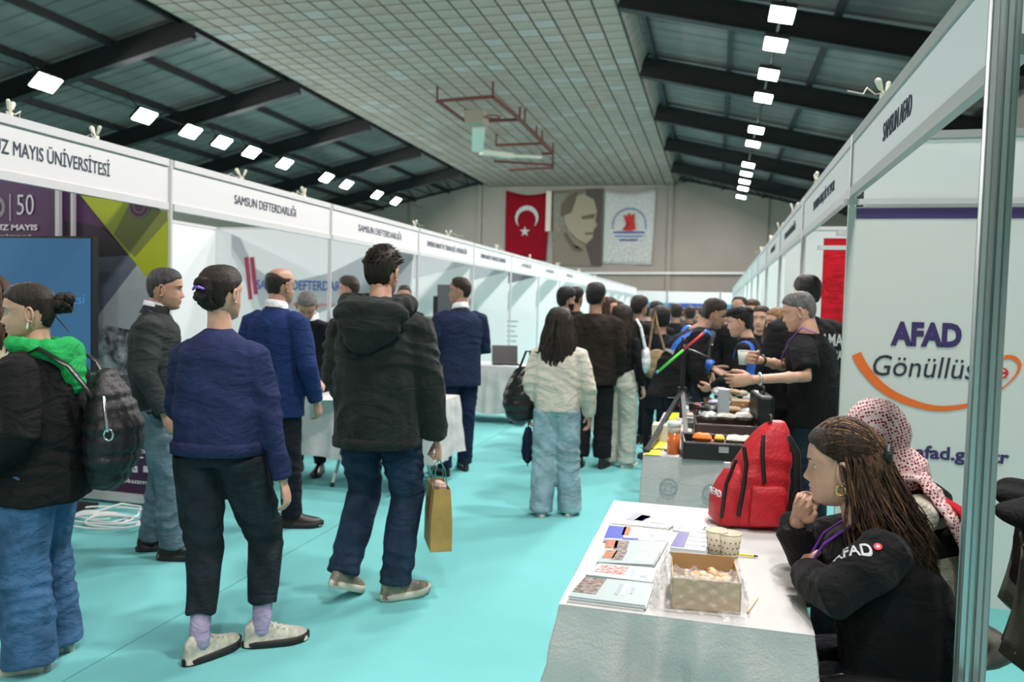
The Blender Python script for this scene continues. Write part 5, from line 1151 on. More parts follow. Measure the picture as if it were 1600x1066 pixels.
# ------------------------------------------------------------------ woman in the patterned headscarf
pat = bpy.data.materials.new('scarf pattern'); pat.use_nodes = True; nt = pat.node_tree; bs = nt.nodes['Principled BSDF']; bs.inputs['Roughness'].default_value = .8
tc = nt.nodes.new('ShaderNodeTexCoord'); vo = nt.nodes.new('ShaderNodeTexVoronoi'); vo.inputs['Scale'].default_value = 95; vo.inputs['Randomness'].default_value = .35; nt.links.new(tc.outputs['Object'], vo.inputs['Vector'])
cr = nt.nodes.new('ShaderNodeValToRGB'); cr.color_ramp.interpolation = 'CONSTANT'; cr.color_ramp.elements[0].color = (.03, .006, .012, 1); cr.color_ramp.elements[1].position = .30; cr.color_ramp.elements[1].color = (.45, .06, .09, 1)
e = cr.color_ramp.elements.new(.42); e.color = (.66, .52, .50, 1)
nt.links.new(vo.outputs['Distance'], cr.inputs['Fac']); nt.links.new(cr.outputs[0], bs.inputs['Base Color']); MATS['scarf pattern'] = pat
loc = (.84, 3.02, 0); sh2 = 70; r_ = rel(loc, sh2, 1.62)
PJ = dict(head=tuple(r_(onY(1366, 682, 2.98))), neck=tuple(r_(onY(1402, 748, 2.98))), chest=tuple(r_(onY(1452, 830, 3.0))), waist=tuple(r_(onY(1475, 930, 3.0))), pelvis=tuple(r_(onY(1482, 1005, 3.0))),
    shL=tuple(r_(onY(1440, 790, 2.80))), shR=tuple(r_(onY(1400, 775, 3.16))), elL=tuple(r_(onY(1400, 880, 2.75))), wrL=tuple(r_(onY(1330, 900, 2.80))), elR=tuple(r_(onY(1370, 880, 3.2))), wrR=tuple(r_(onY(1320, 890, 3.1))),
    hipL=(-.09, .02, .50), hipR=(.09, .02, .50), knL=(-.11, .44, .50), knR=(.11, .44, .50), anL=(-.11, .40, .085), anR=(.11, .40, .085))
b, P, HM = person('seated person in a red and white patterned headscarf with cream sleeves', loc, sh2, 1.62, pose=PJ, skin='light', female=True, hair='none', top=dict(m=cloth('cream sleeve', (.50, .47, .38), bump=.6), hem=.88, hw=.19, cw=.185, r=(.080, .068, .05), name='blouse', amp=.004), legs=dict(m=suitdark), shoes=LS, look=(-18, 0, 10), q=.011)
hs = MB(); hs.ell((0, -.012, .015), (.094, .115, .125), n=20); hs.ell((0, -.02, -.07), (.085, .085, .07), n=14)
hs.tube([HMI for HMI in [Vector((0, -.03, -.08)), Vector((0, -.05, -.15))]], [.075, .10], 14)
co, fc = melt(hs, .007, 3, folds(.003, 26, 20, 3)); keep = [q for q in fc if not (np.mean([co[i][1] for i in q]) > .055 and abs(np.mean([co[i][0] for i in q])) < .058 and -.11 < np.mean([co[i][2] for i in q]) < .075)]
o = MB(); o.v = co.tolist(); o.f = keep; o.m = [0] * len(keep); me = o.mesh('headscarf', [pat]); me.polygons.foreach_set('use_smooth', [True] * len(me.polygons)); part('headscarf', me, b, HM)
nk, ch = P['neck'], P['chest']; sL, sR = P['shL'], P['shR']
vb = MB()
for c, w_, d_ in ((ch + Vector((0, 0, -.25)), .20, .16), (ch, .185, .15), (ch.lerp(nk, .5), .165, .13), (nk + Vector((0, 0, -.02)), .09, .08)): vb.ell(c, (w_, d_, .10), n=16)
skin_obj('vest', vb, .010, black_knit, b, 3, folds(.003))
def drape(path, w, nm, m_, th=.012):
    mb = MB()
    for off in (-.35, 0, .35):
        mb.tube([Vector(p) + Vector((off * w, 0, .004 * math.sin(i * 2 + off * 9))) for i, p in enumerate(path)], [w * .28] * len(path), 10, flat=.5)
    skin_obj(nm, mb, .008, m_, b, 2, folds(.004, 40, 30, 7))
drape([nk + Vector((-.02, .09, .02)), nk + Vector((-.08, .03, .03)), nk.lerp(sL, .6) + Vector((0, -.03, .06)), sL + Vector((.02, -.09, -.03)), ch + Vector((-.13, -.13, -.02)), ch + Vector((-.13, -.14, -.12))], .10, 'scarf_drape', pat)
mb = MB(); mb.tube([nk + Vector((-.05, -.05, .01)), sL + Vector((.05, -.11, -.01)), ch + Vector((-.09, -.165, -.02)), ch + Vector((-.10, -.17, -.12)), ch + Vector((-.11, -.165, -.18))], [.02, .03, .045, .05, .045], 10, flat=.35); mb.build('red_scarf_edge', cloth('scarf red', (.55, .02, .03)), b, True)
# ------------------------------------------------------------------ TABLES
def clothed_table(x0, x1, y0, y1, drop, lab_t, lab_c, flare=.05, amp=.014, z=.735, seed=0, slope=None, legs=True):
    t = empty('folding_table', ((x0 + x1) / 2, (y0 + y1) / 2, 0), 0, lab_t, 'table'); w, d = x1 - x0, y1 - y0
    MB().box((0, 0, z - .014), (w - .012, d - .012, .028)).build('tabletop', WHITE, t)
    ends = [(-d / 2 + .18, 0), (d / 2 - .18, 0)] if d >= w else None
    for sgn in (-1, 1):
        mb = MB()
        if d >= w: a = lambda u, zz: (u * (w / 2 - .08), sgn * (d / 2 - .2), zz)
        else: a = lambda u, zz: (sgn * (w / 2 - .2), u * (d / 2 - .08), zz)
        mb.tube([a(-1, .02), a(-.75, .10), a(-.25, .30), a(.25, .70)], .014, 8); mb.tube([a(1, .02), a(.75, .10), a(.25, .30), a(-.25, .70)], .014, 8)
        lg = mb.build('leg', mat('light grey steel tube', (.62, .64, .64), .4, .2), t, True)
        MB().ell(a(-1, .02), (.022, .022, .02), n=8).ell(a(1, .02), (.022, .022, .02), n=8).build('foot_cap', BLACK, lg)
    # draped cloth
    rnd = random.Random(seed); N = 70; per = []
    for (cx, cy, ux_, uy_, L, nx, ny) in ((0, -d / 2, 1, 0, w, 0, -1), (w / 2, 0, 0, 1, d, 1, 0), (0, d / 2, -1, 0, w, 0, 1), (-w / 2, 0, 0, -1, d, -1, 0)):
        for k in range(N):
            u = k / N - .5; per.append((cx + ux_ * L * u, cy + uy_ * L * u, nx, ny, u, L))
    v = []; f = []; rows = 22; n = len(per); ph = [rnd.uniform(0, 6) for _ in range(8)]
    for j in range(rows + 1):
        q = j / rows
        for (x, y, nx, ny, u, L) in per:
            side = 0 if ny < 0 else 1 if nx > 0 else 2 if ny > 0 else 3; e = .5 - abs(u); cor = math.exp(-(e * L / .09) ** 2)
            ns = (nx, ny)
            if cor > .02:
                s_ = 1 if u > 0 else -1; tx, ty = {0: (s_, 0), 1: (0, s_), 2: (-s_, 0), 3: (0, -s_)}[side]; ns = (nx + tx * cor, ny + ty * cor)
                l_ = math.hypot(*ns); ns = (ns[0] / l_, ns[1] / l_)
            s = u * L
            g1 = math.sin(s * 21 + ph[side] + 1.6 * math.sin(s * 7 + q * 1.2)); g2 = math.sin(s * 47 + ph[side + 4] + q * 2.5); fo = amp * ((1 - 2 * abs(g1)) * .8 + g2 * abs(g2) * .45) * min(1, q * 1.6) ** .8 * (1 - cor) + amp * .30 * math.sin(s * 15 - q * 14 + ph[side]) * math.exp(-((q - .35) / .22) ** 2)
            off = .006 + .010 * min(1, q * 8) + (flare * (.35 + .9 * cor)) * q ** 1.3 + fo + .003 * math.sin(q * 17 + s * 9 + ph[side])*q
            v.append((x + ns[0] * off, y + ns[1] * off, z + .006 - (.008 * (1 - (1 - min(1, q * 8)) ** 2)) * 1 - drop * q + .012 * math.sin(s * 13 + ph[side]) * q ** 3))
    for j in range(rows):
        for k in range(n): k2 = (k + 1) % n; f.append((j * n + k, (j + 1) * n + k, (j + 1) * n + k2, j * n + k2))
    mb = MB().add(v, f)
    G = 24; gv = []; gf = []
    for i in range(G + 1):
        for k in range(G + 1):
            a, b_ = i / G - .5, k / G - .5; ed = min(.5 - abs(a), .5 - abs(b_))
            gv.append((a * (w + .012), b_ * (d + .012), z + .006 + (.0016 * math.sin(a * 19 + seed) * math.sin(b_ * 15 + seed * 2) + .0012 * math.sin(a * 40 + b_ * 31)) * min(1, ed * 8)))
    gf = [(i * (G + 1) + k, (i + 1) * (G + 1) + k, (i + 1) * (G + 1) + k + 1, i * (G + 1) + k + 1) for i in range(G) for k in range(G)]
    mb.add(gv, gf)
    c = mb.build('tablecloth', TABLECLOTH, None, True); c.location = ((x0 + x1) / 2, (y0 + y1) / 2, 0); tag(c, lab_c, 'tablecloth')
    return t, c
TZ = .742
clothed_table(-.368, .258, 2.01, 3.16, .70, 'folding table under the nearest white cloth on the right', 'white tablecloth on the nearest right table, under brochures and a cardboard box', .150, .045, seed=3)
clothed_table(-.345, .30, 4.22, 6.0, .70, 'folding table under the emblem-printed cloth of the equipment display', 'white tablecloth printed with round grey wheel emblems on the equipment table', .02, .004, seed=5)
clothed_table(-3.18, -2.10, 5.68, 6.34, .47, 'folding table with curved grey legs in front of the finance booth', 'white tablecloth hanging half way down the finance booth table', .05, .012, seed=8)
clothed_table(-3.50, -2.28, 9.55, 10.2, .60, 'folding table with a laptop in the left booths further back', 'white tablecloth under the black laptop on the left', .05, .012, seed=9)
# wheel emblems printed on the equipment cloth
em_m = mat('grey wheel print', (.30, .36, .38), .7)
mb = MB()
for px, py in ((1045, 761), (1112, 770), (1075, 812), (1178, 780)):
    c = onY(px, py, 4.195)
    if c.x < -.34: c.x = -.33
    for ri, ro in ((.038, .048), (.015, .018)):
        for a in np.linspace(0, 2 * PI, 24, False):
            b_ = a + 2 * PI / 24; poly(mb, [c + Vector((q * math.cos(t), 0, q * math.sin(t))) for q, t in ((ri, a), (ro, a), (ro, b_), (ri, b_))], (0, -1, 0), .002)
    for a in np.linspace(0, 2 * PI, 12, False): mb.bar(c + Vector((.018 * math.cos(a), -.002, .018 * math.sin(a))), c + Vector((.032 * math.cos(a), -.002, .032 * math.sin(a))), .003, .001, upv=(0, 1, 0))
eo = mb.build('printed_emblems', em_m, [o for o in bpy.data.objects if o.name.startswith('tablecloth')][1]); eo.matrix_parent_inverse = eo.parent.matrix_world.inverted(); eo.location = -Vector(eo.parent.location) + Vector((0, -.012, 0)); eo['kind'] = 'stuff'; eo.matrix_parent_inverse = Matrix.Identity(4)

# ------------------------------------------------------------------ brochures
PAPER = mat('white paper', (.80, .82, .82), .45); GREYP = mat('grey green cover', (.42, .50, .50), .4)
prints = {'blue': mat('blue cover print', (.08, .12, .50), .4), 'orange': mat('orange picture print', (.50, .16, .07), .45, var=.5, vscale=60), 'red': mat('red figure print', (.62, .08, .05), .45, var=.5, vscale=70, col2=(.7, .6, .55)), 'dark': mat('brown picture print', (.10, .07, .06), .5, var=.5, vscale=60, col2=(.35, .28, .24)), 'lines': mat('grey line print', (.34, .38, .42), .5), 'navyp': mat('indigo print', (.06, .05, .25), .4), 'green': mat('teal page edge', (.16, .36, .30), .5)}
def stack(quad, n, label, cover, marks, thick=.004, zb=TZ, group=None):
    """pile of leaflets; quad = pixel corners near-left, near-right, far-right, far-left on the top leaflet"""
    top = zb + n * thick; Q = [onZ(px, py, top) for px, py in quad]; c = sum(Q, Vector()) / 4
    for k in range(n):
        j = Vector((random.uniform(-.003, .003), random.uniform(-.003, .003), 0)) if k < n - 1 else Vector()
        z0 = zb + k * thick - top; P = [q - c + j for q in Q]
        v = [(p.x, p.y, z0 + e) for e in (.0003, thick - .0003) for p in P]; mb = MB().add(v, [(3, 2, 1, 0), (4, 5, 6, 7), (0, 1, 5, 4), (1, 2, 6, 5), (2, 3, 7, 6), (3, 0, 4, 7)])
        last = k == n - 1; o = mb.build('brochure', cover if last else (prints['green'] if (k % 2 and 'red' in label) else cover if k % 2 else PAPER)); o.location = c
        tag(o, label if last else 'lower brochure in the %s' % ('nearer grey-green twin pile' if 'nearer' in label else 'farther grey-green twin pile' if 'twin' in label else 'pile under the ' + label.split(',')[0]), 'brochure', group or 'brochures piled under the ' + ' '.join(label.split()[:5]))
        if last:
            del o['group']
            for nm, (u0, u1, v0, v1), mm in marks:
                P2 = [(P[0] * (1 - u) + P[1] * u) * (1 - w_) + (P[3] * (1 - u) + P[2] * u) * w_ for u, w_ in ((u0, v0), (u1, v0), (u1, v1), (u0, v1))]
                MB().add([(p.x, p.y, .0006) for p in P2], [(0, 1, 2, 3)]).build(nm, prints[mm] if isinstance(mm, str) else mm, o)
stack([(954, 817), (1042, 825), (1060, 812), (988, 797)], 4, 'white brochure with small blue and orange pictures, farthest pile', PAPER, [('picture', (.15, .45, .3, .9), 'lines'), ('picture', (.30, .48, .35, .8), 'blue'), ('picture', (.38, .50, .6, .8), 'orange'), ('print_lines', (.6, .9, .3, .4), 'lines')])
stack([(943, 842), (1041, 845), (1044, 829), (953, 819)], 3, 'brochure with a blue left end and white cover, second pile from the far end', PAPER, [('picture', (.0, .30, .05, .9), 'blue'), ('picture', (.26, .38, .3, .95), 'orange'), ('print_lines', (.3, .55, .0, .12), 'blue'), ('print_lines', (.72, .78, .3, .6), 'lines')])
stack([(944, 862), (1032, 866), (1044, 846), (948, 843)], 3, 'grey-green brochure with an orange and black picture, just above its twin', GREYP, [('picture', (.0, .2, .3, .95), 'orange'), ('picture', (.15, .38, .2, .9), 'dark'), ('print_lines', (.62, .66, .2, .8), PAPER), ('print_lines', (.70, .76, .2, .8), PAPER)])
stack([(932, 878), (1020, 882), (1032, 862), (945, 858)], 5, 'grey-green brochure with an orange and black picture, nearer of the twin piles', GREYP, [('picture', (.05, .25, .3, .9), 'orange'), ('picture', (.22, .42, .2, .95), 'dark'), ('print_lines', (.66, .70, .2, .8), PAPER), ('print_lines', (.73, .78, .2, .8), PAPER)])
stack([(915, 897), (1019, 909), (1025, 888), (936, 880)], 5, 'white brochure with red figures, second pile from the near edge', PAPER, [('picture', (.08, .55, .25, .9), 'red'), ('print_lines', (.62, .70, .2, .8), mat('pale blue print', (.35, .55, .65), .5)), ('print_lines', (.80, .9, .2, .4), 'lines')])
stack([(888, 931), (1008, 946), (1020, 911), (915, 901)], 4, 'grey brochure with a brown street picture, nearest pile', GREYP, [('picture', (.0, .32, .2, .98), 'dark'), ('print_lines', (.55, .60, .3, .8), 'lines'), ('print_lines', (.63, .68, .3, .8), PAPER), ('print_lines', (.74, .78, .4, .7), 'lines')])
stack([(1047, 855), (1103, 861), (1107, 834), (1062, 829)], 5, 'striped brochure with an indigo end, beside the cups', mat('pale stripe cover', (.60, .64, .68), .4), [('picture', (.0, .38, .05, .95), 'navyp'), ('print_lines', (.4, .95, .2, .28), 'lines'), ('print_lines', (.4, .95, .45, .53), 'lines'), ('print_lines', (.4, .95, .7, .78), 'lines')])
stack([(1052, 828), (1108, 832), (1122, 820), (1052, 815)], 2, 'white sheet with dark sketches, beyond the striped brochure', PAPER, [('picture', (.1, .3, .2, .6), 'lines'), ('picture', (.45, .6, .3, .8), 'lines'), ('picture', (.75, .85, .2, .6), 'dark')])
stack([(1120, 842), (1156, 850), (1158, 834), (1112, 826)], 2, 'white folded leaflet behind the paper cups', PAPER, [('picture', (.0, .25, .5, .95), mat('cyan strip', (.2, .5, .7), .5))])
# cups, pen, stick
CUP = mat('cream paper cup', (.66, .60, .46), .6)
def cup(px, py, label, mt=CUP, h=.075, r0=.026, r1=.036, z=TZ, dots=True, p=None):
    p = p or onZ(px, py, z); t = empty('paper_cup', (p.x, p.y, z), 0, label, 'cup'); mb = MB(); rs = []
    for zz, r in ((0, r0), (h, r1), (h, r1 - .002), (.004, r0 - .002)): rs.append([Vector((r * math.cos(a), r * math.sin(a), zz)) for a in np.linspace(0, 2 * PI, 24, False)])
    mb.rings(rs).build('cup_body', mt, t, True); mb = MB(); mb.tube([(r1 * math.cos(a), r1 * math.sin(a), h) for a in np.linspace(0, 2 * PI, 25)], .0016, 6).build('rim', mt, t, True)
    if dots:
        mb = MB()
        for i in range(12):
            for k in range(3):
                a = i * PI / 6 + k * .26; zz = .014 + .018 * k; r = r0 + (r1 - r0) * zz / h + .0006; c = Vector((r * math.cos(a), r * math.sin(a), zz)); tg = Vector((-math.sin(a), math.cos(a), 0))
                mb.bar(c - tg * .002, c + tg * .002, .004, .0008, upv=(math.cos(a), math.sin(a), 0))
        tag(mb.build('printed_dots', mat('cup print', (.08, .05, .04), .6), t), kind='stuff')
    return t
cup(1119, 864, 'cream paper cup with dark dots, left of the pair behind the cardboard box'); cup(1140, 869, 'cream paper cup with dark dots, right of the pair behind the cardboard box')
p = onZ(1150, 866, TZ + .006); pn = tag(MB().cyl(p, p + Vector((.055, .0, 0)), .004, .004, 8).build('pen', mat('yellow plastic', (.75, .62, .02), .4)), 'yellow pen lying right of the paper cups', 'pen')
MB().cyl(p + Vector((.055, 0, 0)), p + Vector((.068, 0, 0)), .0042, .002, 8).build('pen_tip', BLACK, pn)
a, b_ = onZ(1168, 956, TZ + .004), onZ(1184, 934, TZ + .004); tag(MB().bar(a, b_, .005, .002).build('stirrer', mat('birch wood', (.66, .52, .30), .6)), 'thin wooden stirrer on the cloth right of the cardboard box', 'stirrer')
# cardboard box with pastries
KR = mat('corrugated cardboard', (.50, .33, .16), .75, var=.06, vscale=12, bump=.1, bscale=40)
A, B_ = onZ(1049, 951, TZ), onZ(1157, 961, TZ); ux_ = (B_ - A).normalized(); uy = Vector((-ux_.y, ux_.x, 0)); BW = (B_ - A).length; BD, BH = .185, .082
cbx = empty('cardboard_box', A, math.atan2(ux_.y, ux_.x), 'open brown cardboard box of pastries on the nearest right table', 'box')
MB().box((BW / 2, BD / 2, .002), (BW, BD, .003)).build('base', KR, cbx)
for c, d in (((BW / 2, .0015, BH / 2), (BW, .003, BH)), ((BW / 2, BD - .0015, BH / 2 + .006), (BW, .003, BH + .012)), ((.0015, BD / 2, BH / 2), (.003, BD, BH)), ((BW - .0015, BD / 2, BH / 2), (.003, BD, BH))): MB().box(c, d).build('side_panel', KR, cbx)
PA = mat('golden pastry', (.72, .36, .08), .6, var=.35, vscale=40, bump=.5, bscale=60, col2=(.85, .55, .2))
for k, (u, w_, zz) in enumerate(((.24, .60, .042), (.42, .70, .056), (.60, .62, .060), (.78, .66, .060), (.33, .4, .040), (.55, .42, .044), (.75, .42, .042), (.46, .56, .066), (.68, .76, .068))):
    c = Vector((0, 0, 0)); mb = MB(); r = .018; mb.tube([(r * math.cos(a), r * .8 * math.sin(a), .003 * math.sin(3 * a)) for a in np.linspace(0, 5.6, 11)], .009 + .002 * (k % 2), 8)
    o = mb.build('pastry', PA, None, True); o.location = cbx.matrix_basis @ Vector((BW * u, BD * w_, zz - .012)); o.rotation_euler = (.3 * (k % 3), .2, k); tag(o, 'golden ring pastry among others in the open cardboard box', 'pastry', 'pastries in the cardboard box')
film = mat('clear plastic film', (.9, .92, .92), .12, alpha=.20, bump=1.0, bscale=22, spec=.9)
def sheetf(fn, nu, nv, name, parent, m_):
    v = [fn(i / nu, j / nv) for i in range(nu + 1) for j in range(nv + 1)]; f = [(i * (nv + 1) + j, (i + 1) * (nv + 1) + j, (i + 1) * (nv + 1) + j + 1, i * (nv + 1) + j + 1) for i in range(nu) for j in range(nv)]
    return MB().add(v, f).build(name, m_, parent, True)
fb = empty('plastic_bag', A, math.atan2(ux_.y, ux_.x), 'clear crumpled plastic bag around the cardboard box', 'bag')
def wob(u, v, s): return .007 * math.sin(u * 23 + s) * math.sin(v * 17 + s * 2) + .004 * math.sin(u * 51 + v * 37 + s)
sheetf(lambda u, v: (BW * (u * 1.16 - .08), -.010 - .015 * (1 - v) + wob(u, v, 1), .004 + (BH + .006) * v), 30, 12, 'front_film', fb, film)
sheetf(lambda u, v: (BW * (u * 1.1 - .05), BD * (v * .42) - .010, BH + .010 + wob(u, v, 3) - .02 * math.sin(v * 3)), 30, 10, 'top_film', fb, film)
sheetf(lambda u, v: (-.008 - .055 * v + wob(u, v, 5), BD * (u * 1.1 - .1), max(.003, (BH + .02) * (1 - v) ** 1.6 + wob(v, u, 2) * 1.2)), 24, 14, 'side_film', fb, film)
sheetf(lambda u, v: (BW + .006 + .02 * v + wob(u, v, 7) * .6, BD * (u * 1.0 - .05), max(.003, (BH) * (1 - v) + wob(v, u, 4))), 20, 10, 'side_film', fb, film)
sheetf(lambda u, v: (BW * (.72 + .34 * u), -.02 - .045 * v, max(.002, .012 * (1 - v) + .8 * abs(wob(u, v, 9)))), 14, 10, 'crumpled_end', fb, film)

# red rucksack
rk = empty('rucksack', (.135, 2.98, TZ), R(14), 'red rucksack with black zips standing on the far end of the nearest right table', 'bag')
RDM = mat('red nylon', (.52, .012, .022), .55, bump=.35, bscale=90, var=.15, vscale=8)
def bagloft(secs, yc=0):
    """secs: z, centre x, half width x, half width y"""
    mb = MB(); rs = []
    for z, cx_, w, d in secs: rs.append([Vector((cx_ + w * math.copysign(abs(math.cos(t)) ** .55, math.cos(t)), yc + d * math.copysign(abs(math.sin(t)) ** .55, math.sin(t)), z)) for t in np.linspace(0, 2 * PI, 28, False)])
    return mb.rings(rs)
skin_obj('bag_body', bagloft([(.004, .02, .085, .070), (.02, .02, .110, .088), (.10, .028, .112, .092), (.18, .040, .106, .090), (.25, .056, .092, .082), (.31, .074, .072, .068), (.355, .090, .050, .050), (.385, .100, .026, .030)]), .007, RDM, rk, 4, folds(.0035, 22, 14, 2))
skin_obj('front_pocket', bagloft([(.008, -.070, .040, .070), (.02, -.075, .055, .082), (.09, -.072, .058, .084), (.15, -.055, .052, .076), (.20, -.035, .040, .062), (.23, -.02, .02, .04)], -.004), .007, RDM, rk, 4, folds(.0025, 22, 18, 4))
skin_obj('side_pocket', bagloft([(.02, .045, .058, .02), (.04, .045, .064, .028), (.14, .05, .064, .028), (.165, .05, .060, .018)], -.088), .007, RDM, rk, 3, folds(.002))
zp = mat('black zip tape', (.008, .008, .008), .5)
MB().tube([(-.045, -.098, .30), (-.035, -.100, .24), (-.040, -.100, .17), (-.055, -.098, .06)], .008, 6, flat=.4).build('zip', zp, rk, True)
MB().tube([(.03, -.070, .34), (.025, -.088, .28), (.030, -.093, .21), (.032, -.098, .18)], .007, 6, flat=.4).build('zip', zp, rk, True)
MB().tube([(-.07, -.085, .25), (-.10, -.088, .17), (-.115, -.095, .05)], .007, 6, flat=.4).build('zip', zp, rk, True)
MB().tube([(.125, -.05, .33), (.155, -.06, .28), (.16, -.065, .15), (.13, -.06, .03)], .016, 8, flat=.35).build('shoulder_strap', zp, rk, True); MB().tube([(.125, .05, .33), (.155, .06, .28), (.16, .065, .15), (.13, .06, .03)], .016, 8, flat=.35).build('shoulder_strap', zp, rk, True)
MB().tube([(.07, -.02, .375), (.075, -.01, .405), (.078, .01, .405), (.07, .02, .375)], .006, 6).build('handle', zp, rk, True)
MB().tube([(.13, -.06, .03), (.17, -.07, .012), (.19, -.05, .008), (.17, -.03, .010), (.145, -.05, .02)], .006, 6).build('loose_strap', zp, rk, True)
text('lettering', 'AFAD', .035, mat('white rucksack print', (.7, .68, .68), .5), (-.132, -.06, .13), (.25, -.97, 0), (0, 0, 1), rk)
MB().box((-.10, -.088, .235), (.022, .01, .02)).build('reflective_patch', reflect, rk)

# ------------------------------------------------------------------ equipment table
def bevelbox(name, c, d, m_, parent=None, rz=0, b=.006, lab=None, cat=None, group=None):
    o = MB().box((0, 0, d[2] / 2), d).build(name, m_, parent); o.location = c; o.rotation_euler = (0, 0, rz)
    md = o.modifiers.new('b', 'BEVEL'); md.width = b; md.segments = 2
    return tag(o, lab, cat, group)
def case(name, c, d, label, m_, rz=0, lid=False):
    t = empty(name, c, rz, label, 'case'); w, l, h = d
    MB().box((0, 0, .006), (w, l, .012)).build('base', m_, t)
    for q, e in (((0, -l / 2, h / 2), (w, .012, h)), ((0, l / 2, h / 2), (w, .012, h)), ((-w / 2, 0, h / 2), (.012, l, h)), ((w / 2, 0, h / 2), (.012, l, h))): MB().box(q, e).build('side_panel', m_, t)
    MB().tube([(-w / 2, -l / 2, h), (w / 2, -l / 2, h), (w / 2, l / 2, h), (-w / 2, l / 2, h), (-w / 2, -l / 2, h)], .008, 6).build('rim', m_, t)
    MB().box((0, -l / 2 - .008, h * .7), (.05, .012, .03)).build('latch', ALU if lid else m_, t)
    return t
BC = mat('black case plastic', (.010, .013, .014), .45); BR = mat('dark brown case', (.040, .022, .020), .45)
c1 = onZ(1120, 722, TZ); case('equipment_case', (c1.x + .02, c1.y + .19, TZ), (.40, .30, .085), 'black open equipment case nearest on the emblem-printed cloth', BC, .08, True)
c2x, c2y = .02, 5.02; case('equipment_case', (c2x + .06, c2y, TZ), (.36, .34, .09), 'dark brown open case heaped with first aid packs, in the middle of the display', BR, .05)
def pouch(px, py, z, d, m_, label, rz=0, group=None, cat='pack', name='supply_pack', p=None):
    p = p or onZ(px, py, z); rz_ = rz; mb = MB(); rs = []; w, l, h = (x / 2 for x in d); n = 9; v = []; f = []
    for sgn in (1, -1):
        for i in range(n + 1):
            for j in range(n + 1):
                a, b2 = 2 * i / n - 1, 2 * j / n - 1; e = max(0, 1 - a ** 4) ** .5 * max(0, 1 - b2 ** 4) ** .5
                v.append((a * w, b2 * l, h + sgn * h * e * (1 + .15 * math.sin(a * 7 + px) * math.sin(b2 * 6 + py))))
    m2 = (n + 1) ** 2
    for s_ in (0, 1):
        for i in range(n):
            for j in range(n):
                q = [s_ * m2 + i * (n + 1) + j, s_ * m2 + (i + 1) * (n + 1) + j, s_ * m2 + (i + 1) * (n + 1) + j + 1, s_ * m2 + i * (n + 1) + j + 1]; f.append(tuple(q if s_ == 0 else q[::-1]))
    o = mb.add(v, f).build(name, m_, None, True); o.location = p; o.rotation_euler = (0, 0, rz); return tag(o, label, cat, group)
OR = mat('orange fabric', (.85, .20, .01), .6); YE_ = mat('yellow pack', (.75, .55, .04), .5); GA = mat('gauze white', (.66, .66, .58), .7, var=.15, vscale=40, bump=.4, bscale=80); PL = mat('clear pack film', (.45, .48, .46), .25, var=.4, vscale=40); SV = mat('silver pack', (.5, .52, .52), .3); TN = mat('tan pack', (.45, .30, .16), .6); GN = mat('green pack', (.10, .18, .10), .6); RP = mat('dark red pouch', (.22, .02, .01), .5); SK = mat('pale wrap', (.5, .42, .34), .6)
g_ = 'first aid packs on the equipment table'
pz = TZ + .082
pouch(1097, 690, pz, (.10, .075, .045), OR, 'orange folded pack in the nearest black case'); pouch(1124, 690, pz, (.055, .06, .035), YE_, 'yellow pack beside the orange one in the black case'); pouch(1148, 692, pz, (.09, .10, .040), GA, 'white gauze packet in the black case'); pouch(1168, 693, pz, (.08, .09, .04), GA, 'second white gauze packet, against the red rucksack'); pouch(1124, 697, pz - .025, (.15, .05, .03), RP, 'dark red pouch along the front of the black case'); pouch(1092, 697, pz - .03, (.07, .08, .03), BC, 'black pouch at the left of the open case')
pz2 = TZ + .095
for i, (px, py, m_, d, dz, rz_, nm) in enumerate(((1108, 656, PL, (.10, .10, .05), 0, .4, 'crinkled clear packet at the left of the brown case'), (1135, 655, GA, (.12, .08, .035), .01, -.3, 'white packet with silver edge in the middle of the brown case'), (1162, 657, GA, (.10, .09, .05), .0, .3, 'white square packet at the right of the brown case'), (1143, 645, TN, (.13, .06, .04), .02, .05, 'tan bar-shaped pack above the brown case'), (1172, 648, SV, (.11, .07, .04), .02, .5, 'silver roll pack at the right edge of the heap'), (1165, 637, YE_, (.06, .05, .04), .05, .2, 'yellow sachet near the top of the heap'), (1145, 634, SV, (.14, .06, .03), .05, -.1, 'silver strip lying across the heap'), (1120, 632, mat('lilac tube', (.40, .38, .55), .4), (.12, .05, .03), .03, .1, 'pale lilac tube at the left of the heap'), (1125, 618, PL, (.11, .10, .06), .05, .2, 'clear bag of bandages at the back left'), (1143, 616, TN, (.13, .05, .035), .10, -.4, 'tan splint pack on top of the heap'), (1158, 619, SK, (.09, .06, .04), .08, .7, 'skin-coloured wrap on top of the heap'), (1140, 626, GN, (.12, .05, .03), .06, 0, 'green strip pack under the tan splint'), (1170, 628, PL, (.09, .09, .06), .03, 0, 'clear pouch at the back right'))):
    pouch(px, py, pz2 + dz, d, m_, nm, rz_)
for i, (px, py, nm, m_) in enumerate(((1072, 640, 'white gauze sachet left of the brown case, near the tripod', GA), (1080, 650, 'cream sachet beside the tripod foot', SK), (1084, 634, 'clear sachet between tripod and heap', PL), (1076, 662, 'white sachet in front of the tripod', GA), (1086, 646, 'clear tubing packet behind the tripod', PL), (1078, 676, 'white folded cloth next to the orange jar', GA))):
    pouch(px, py, TZ, (.09, .10, .022), m_, nm, .3 * i)
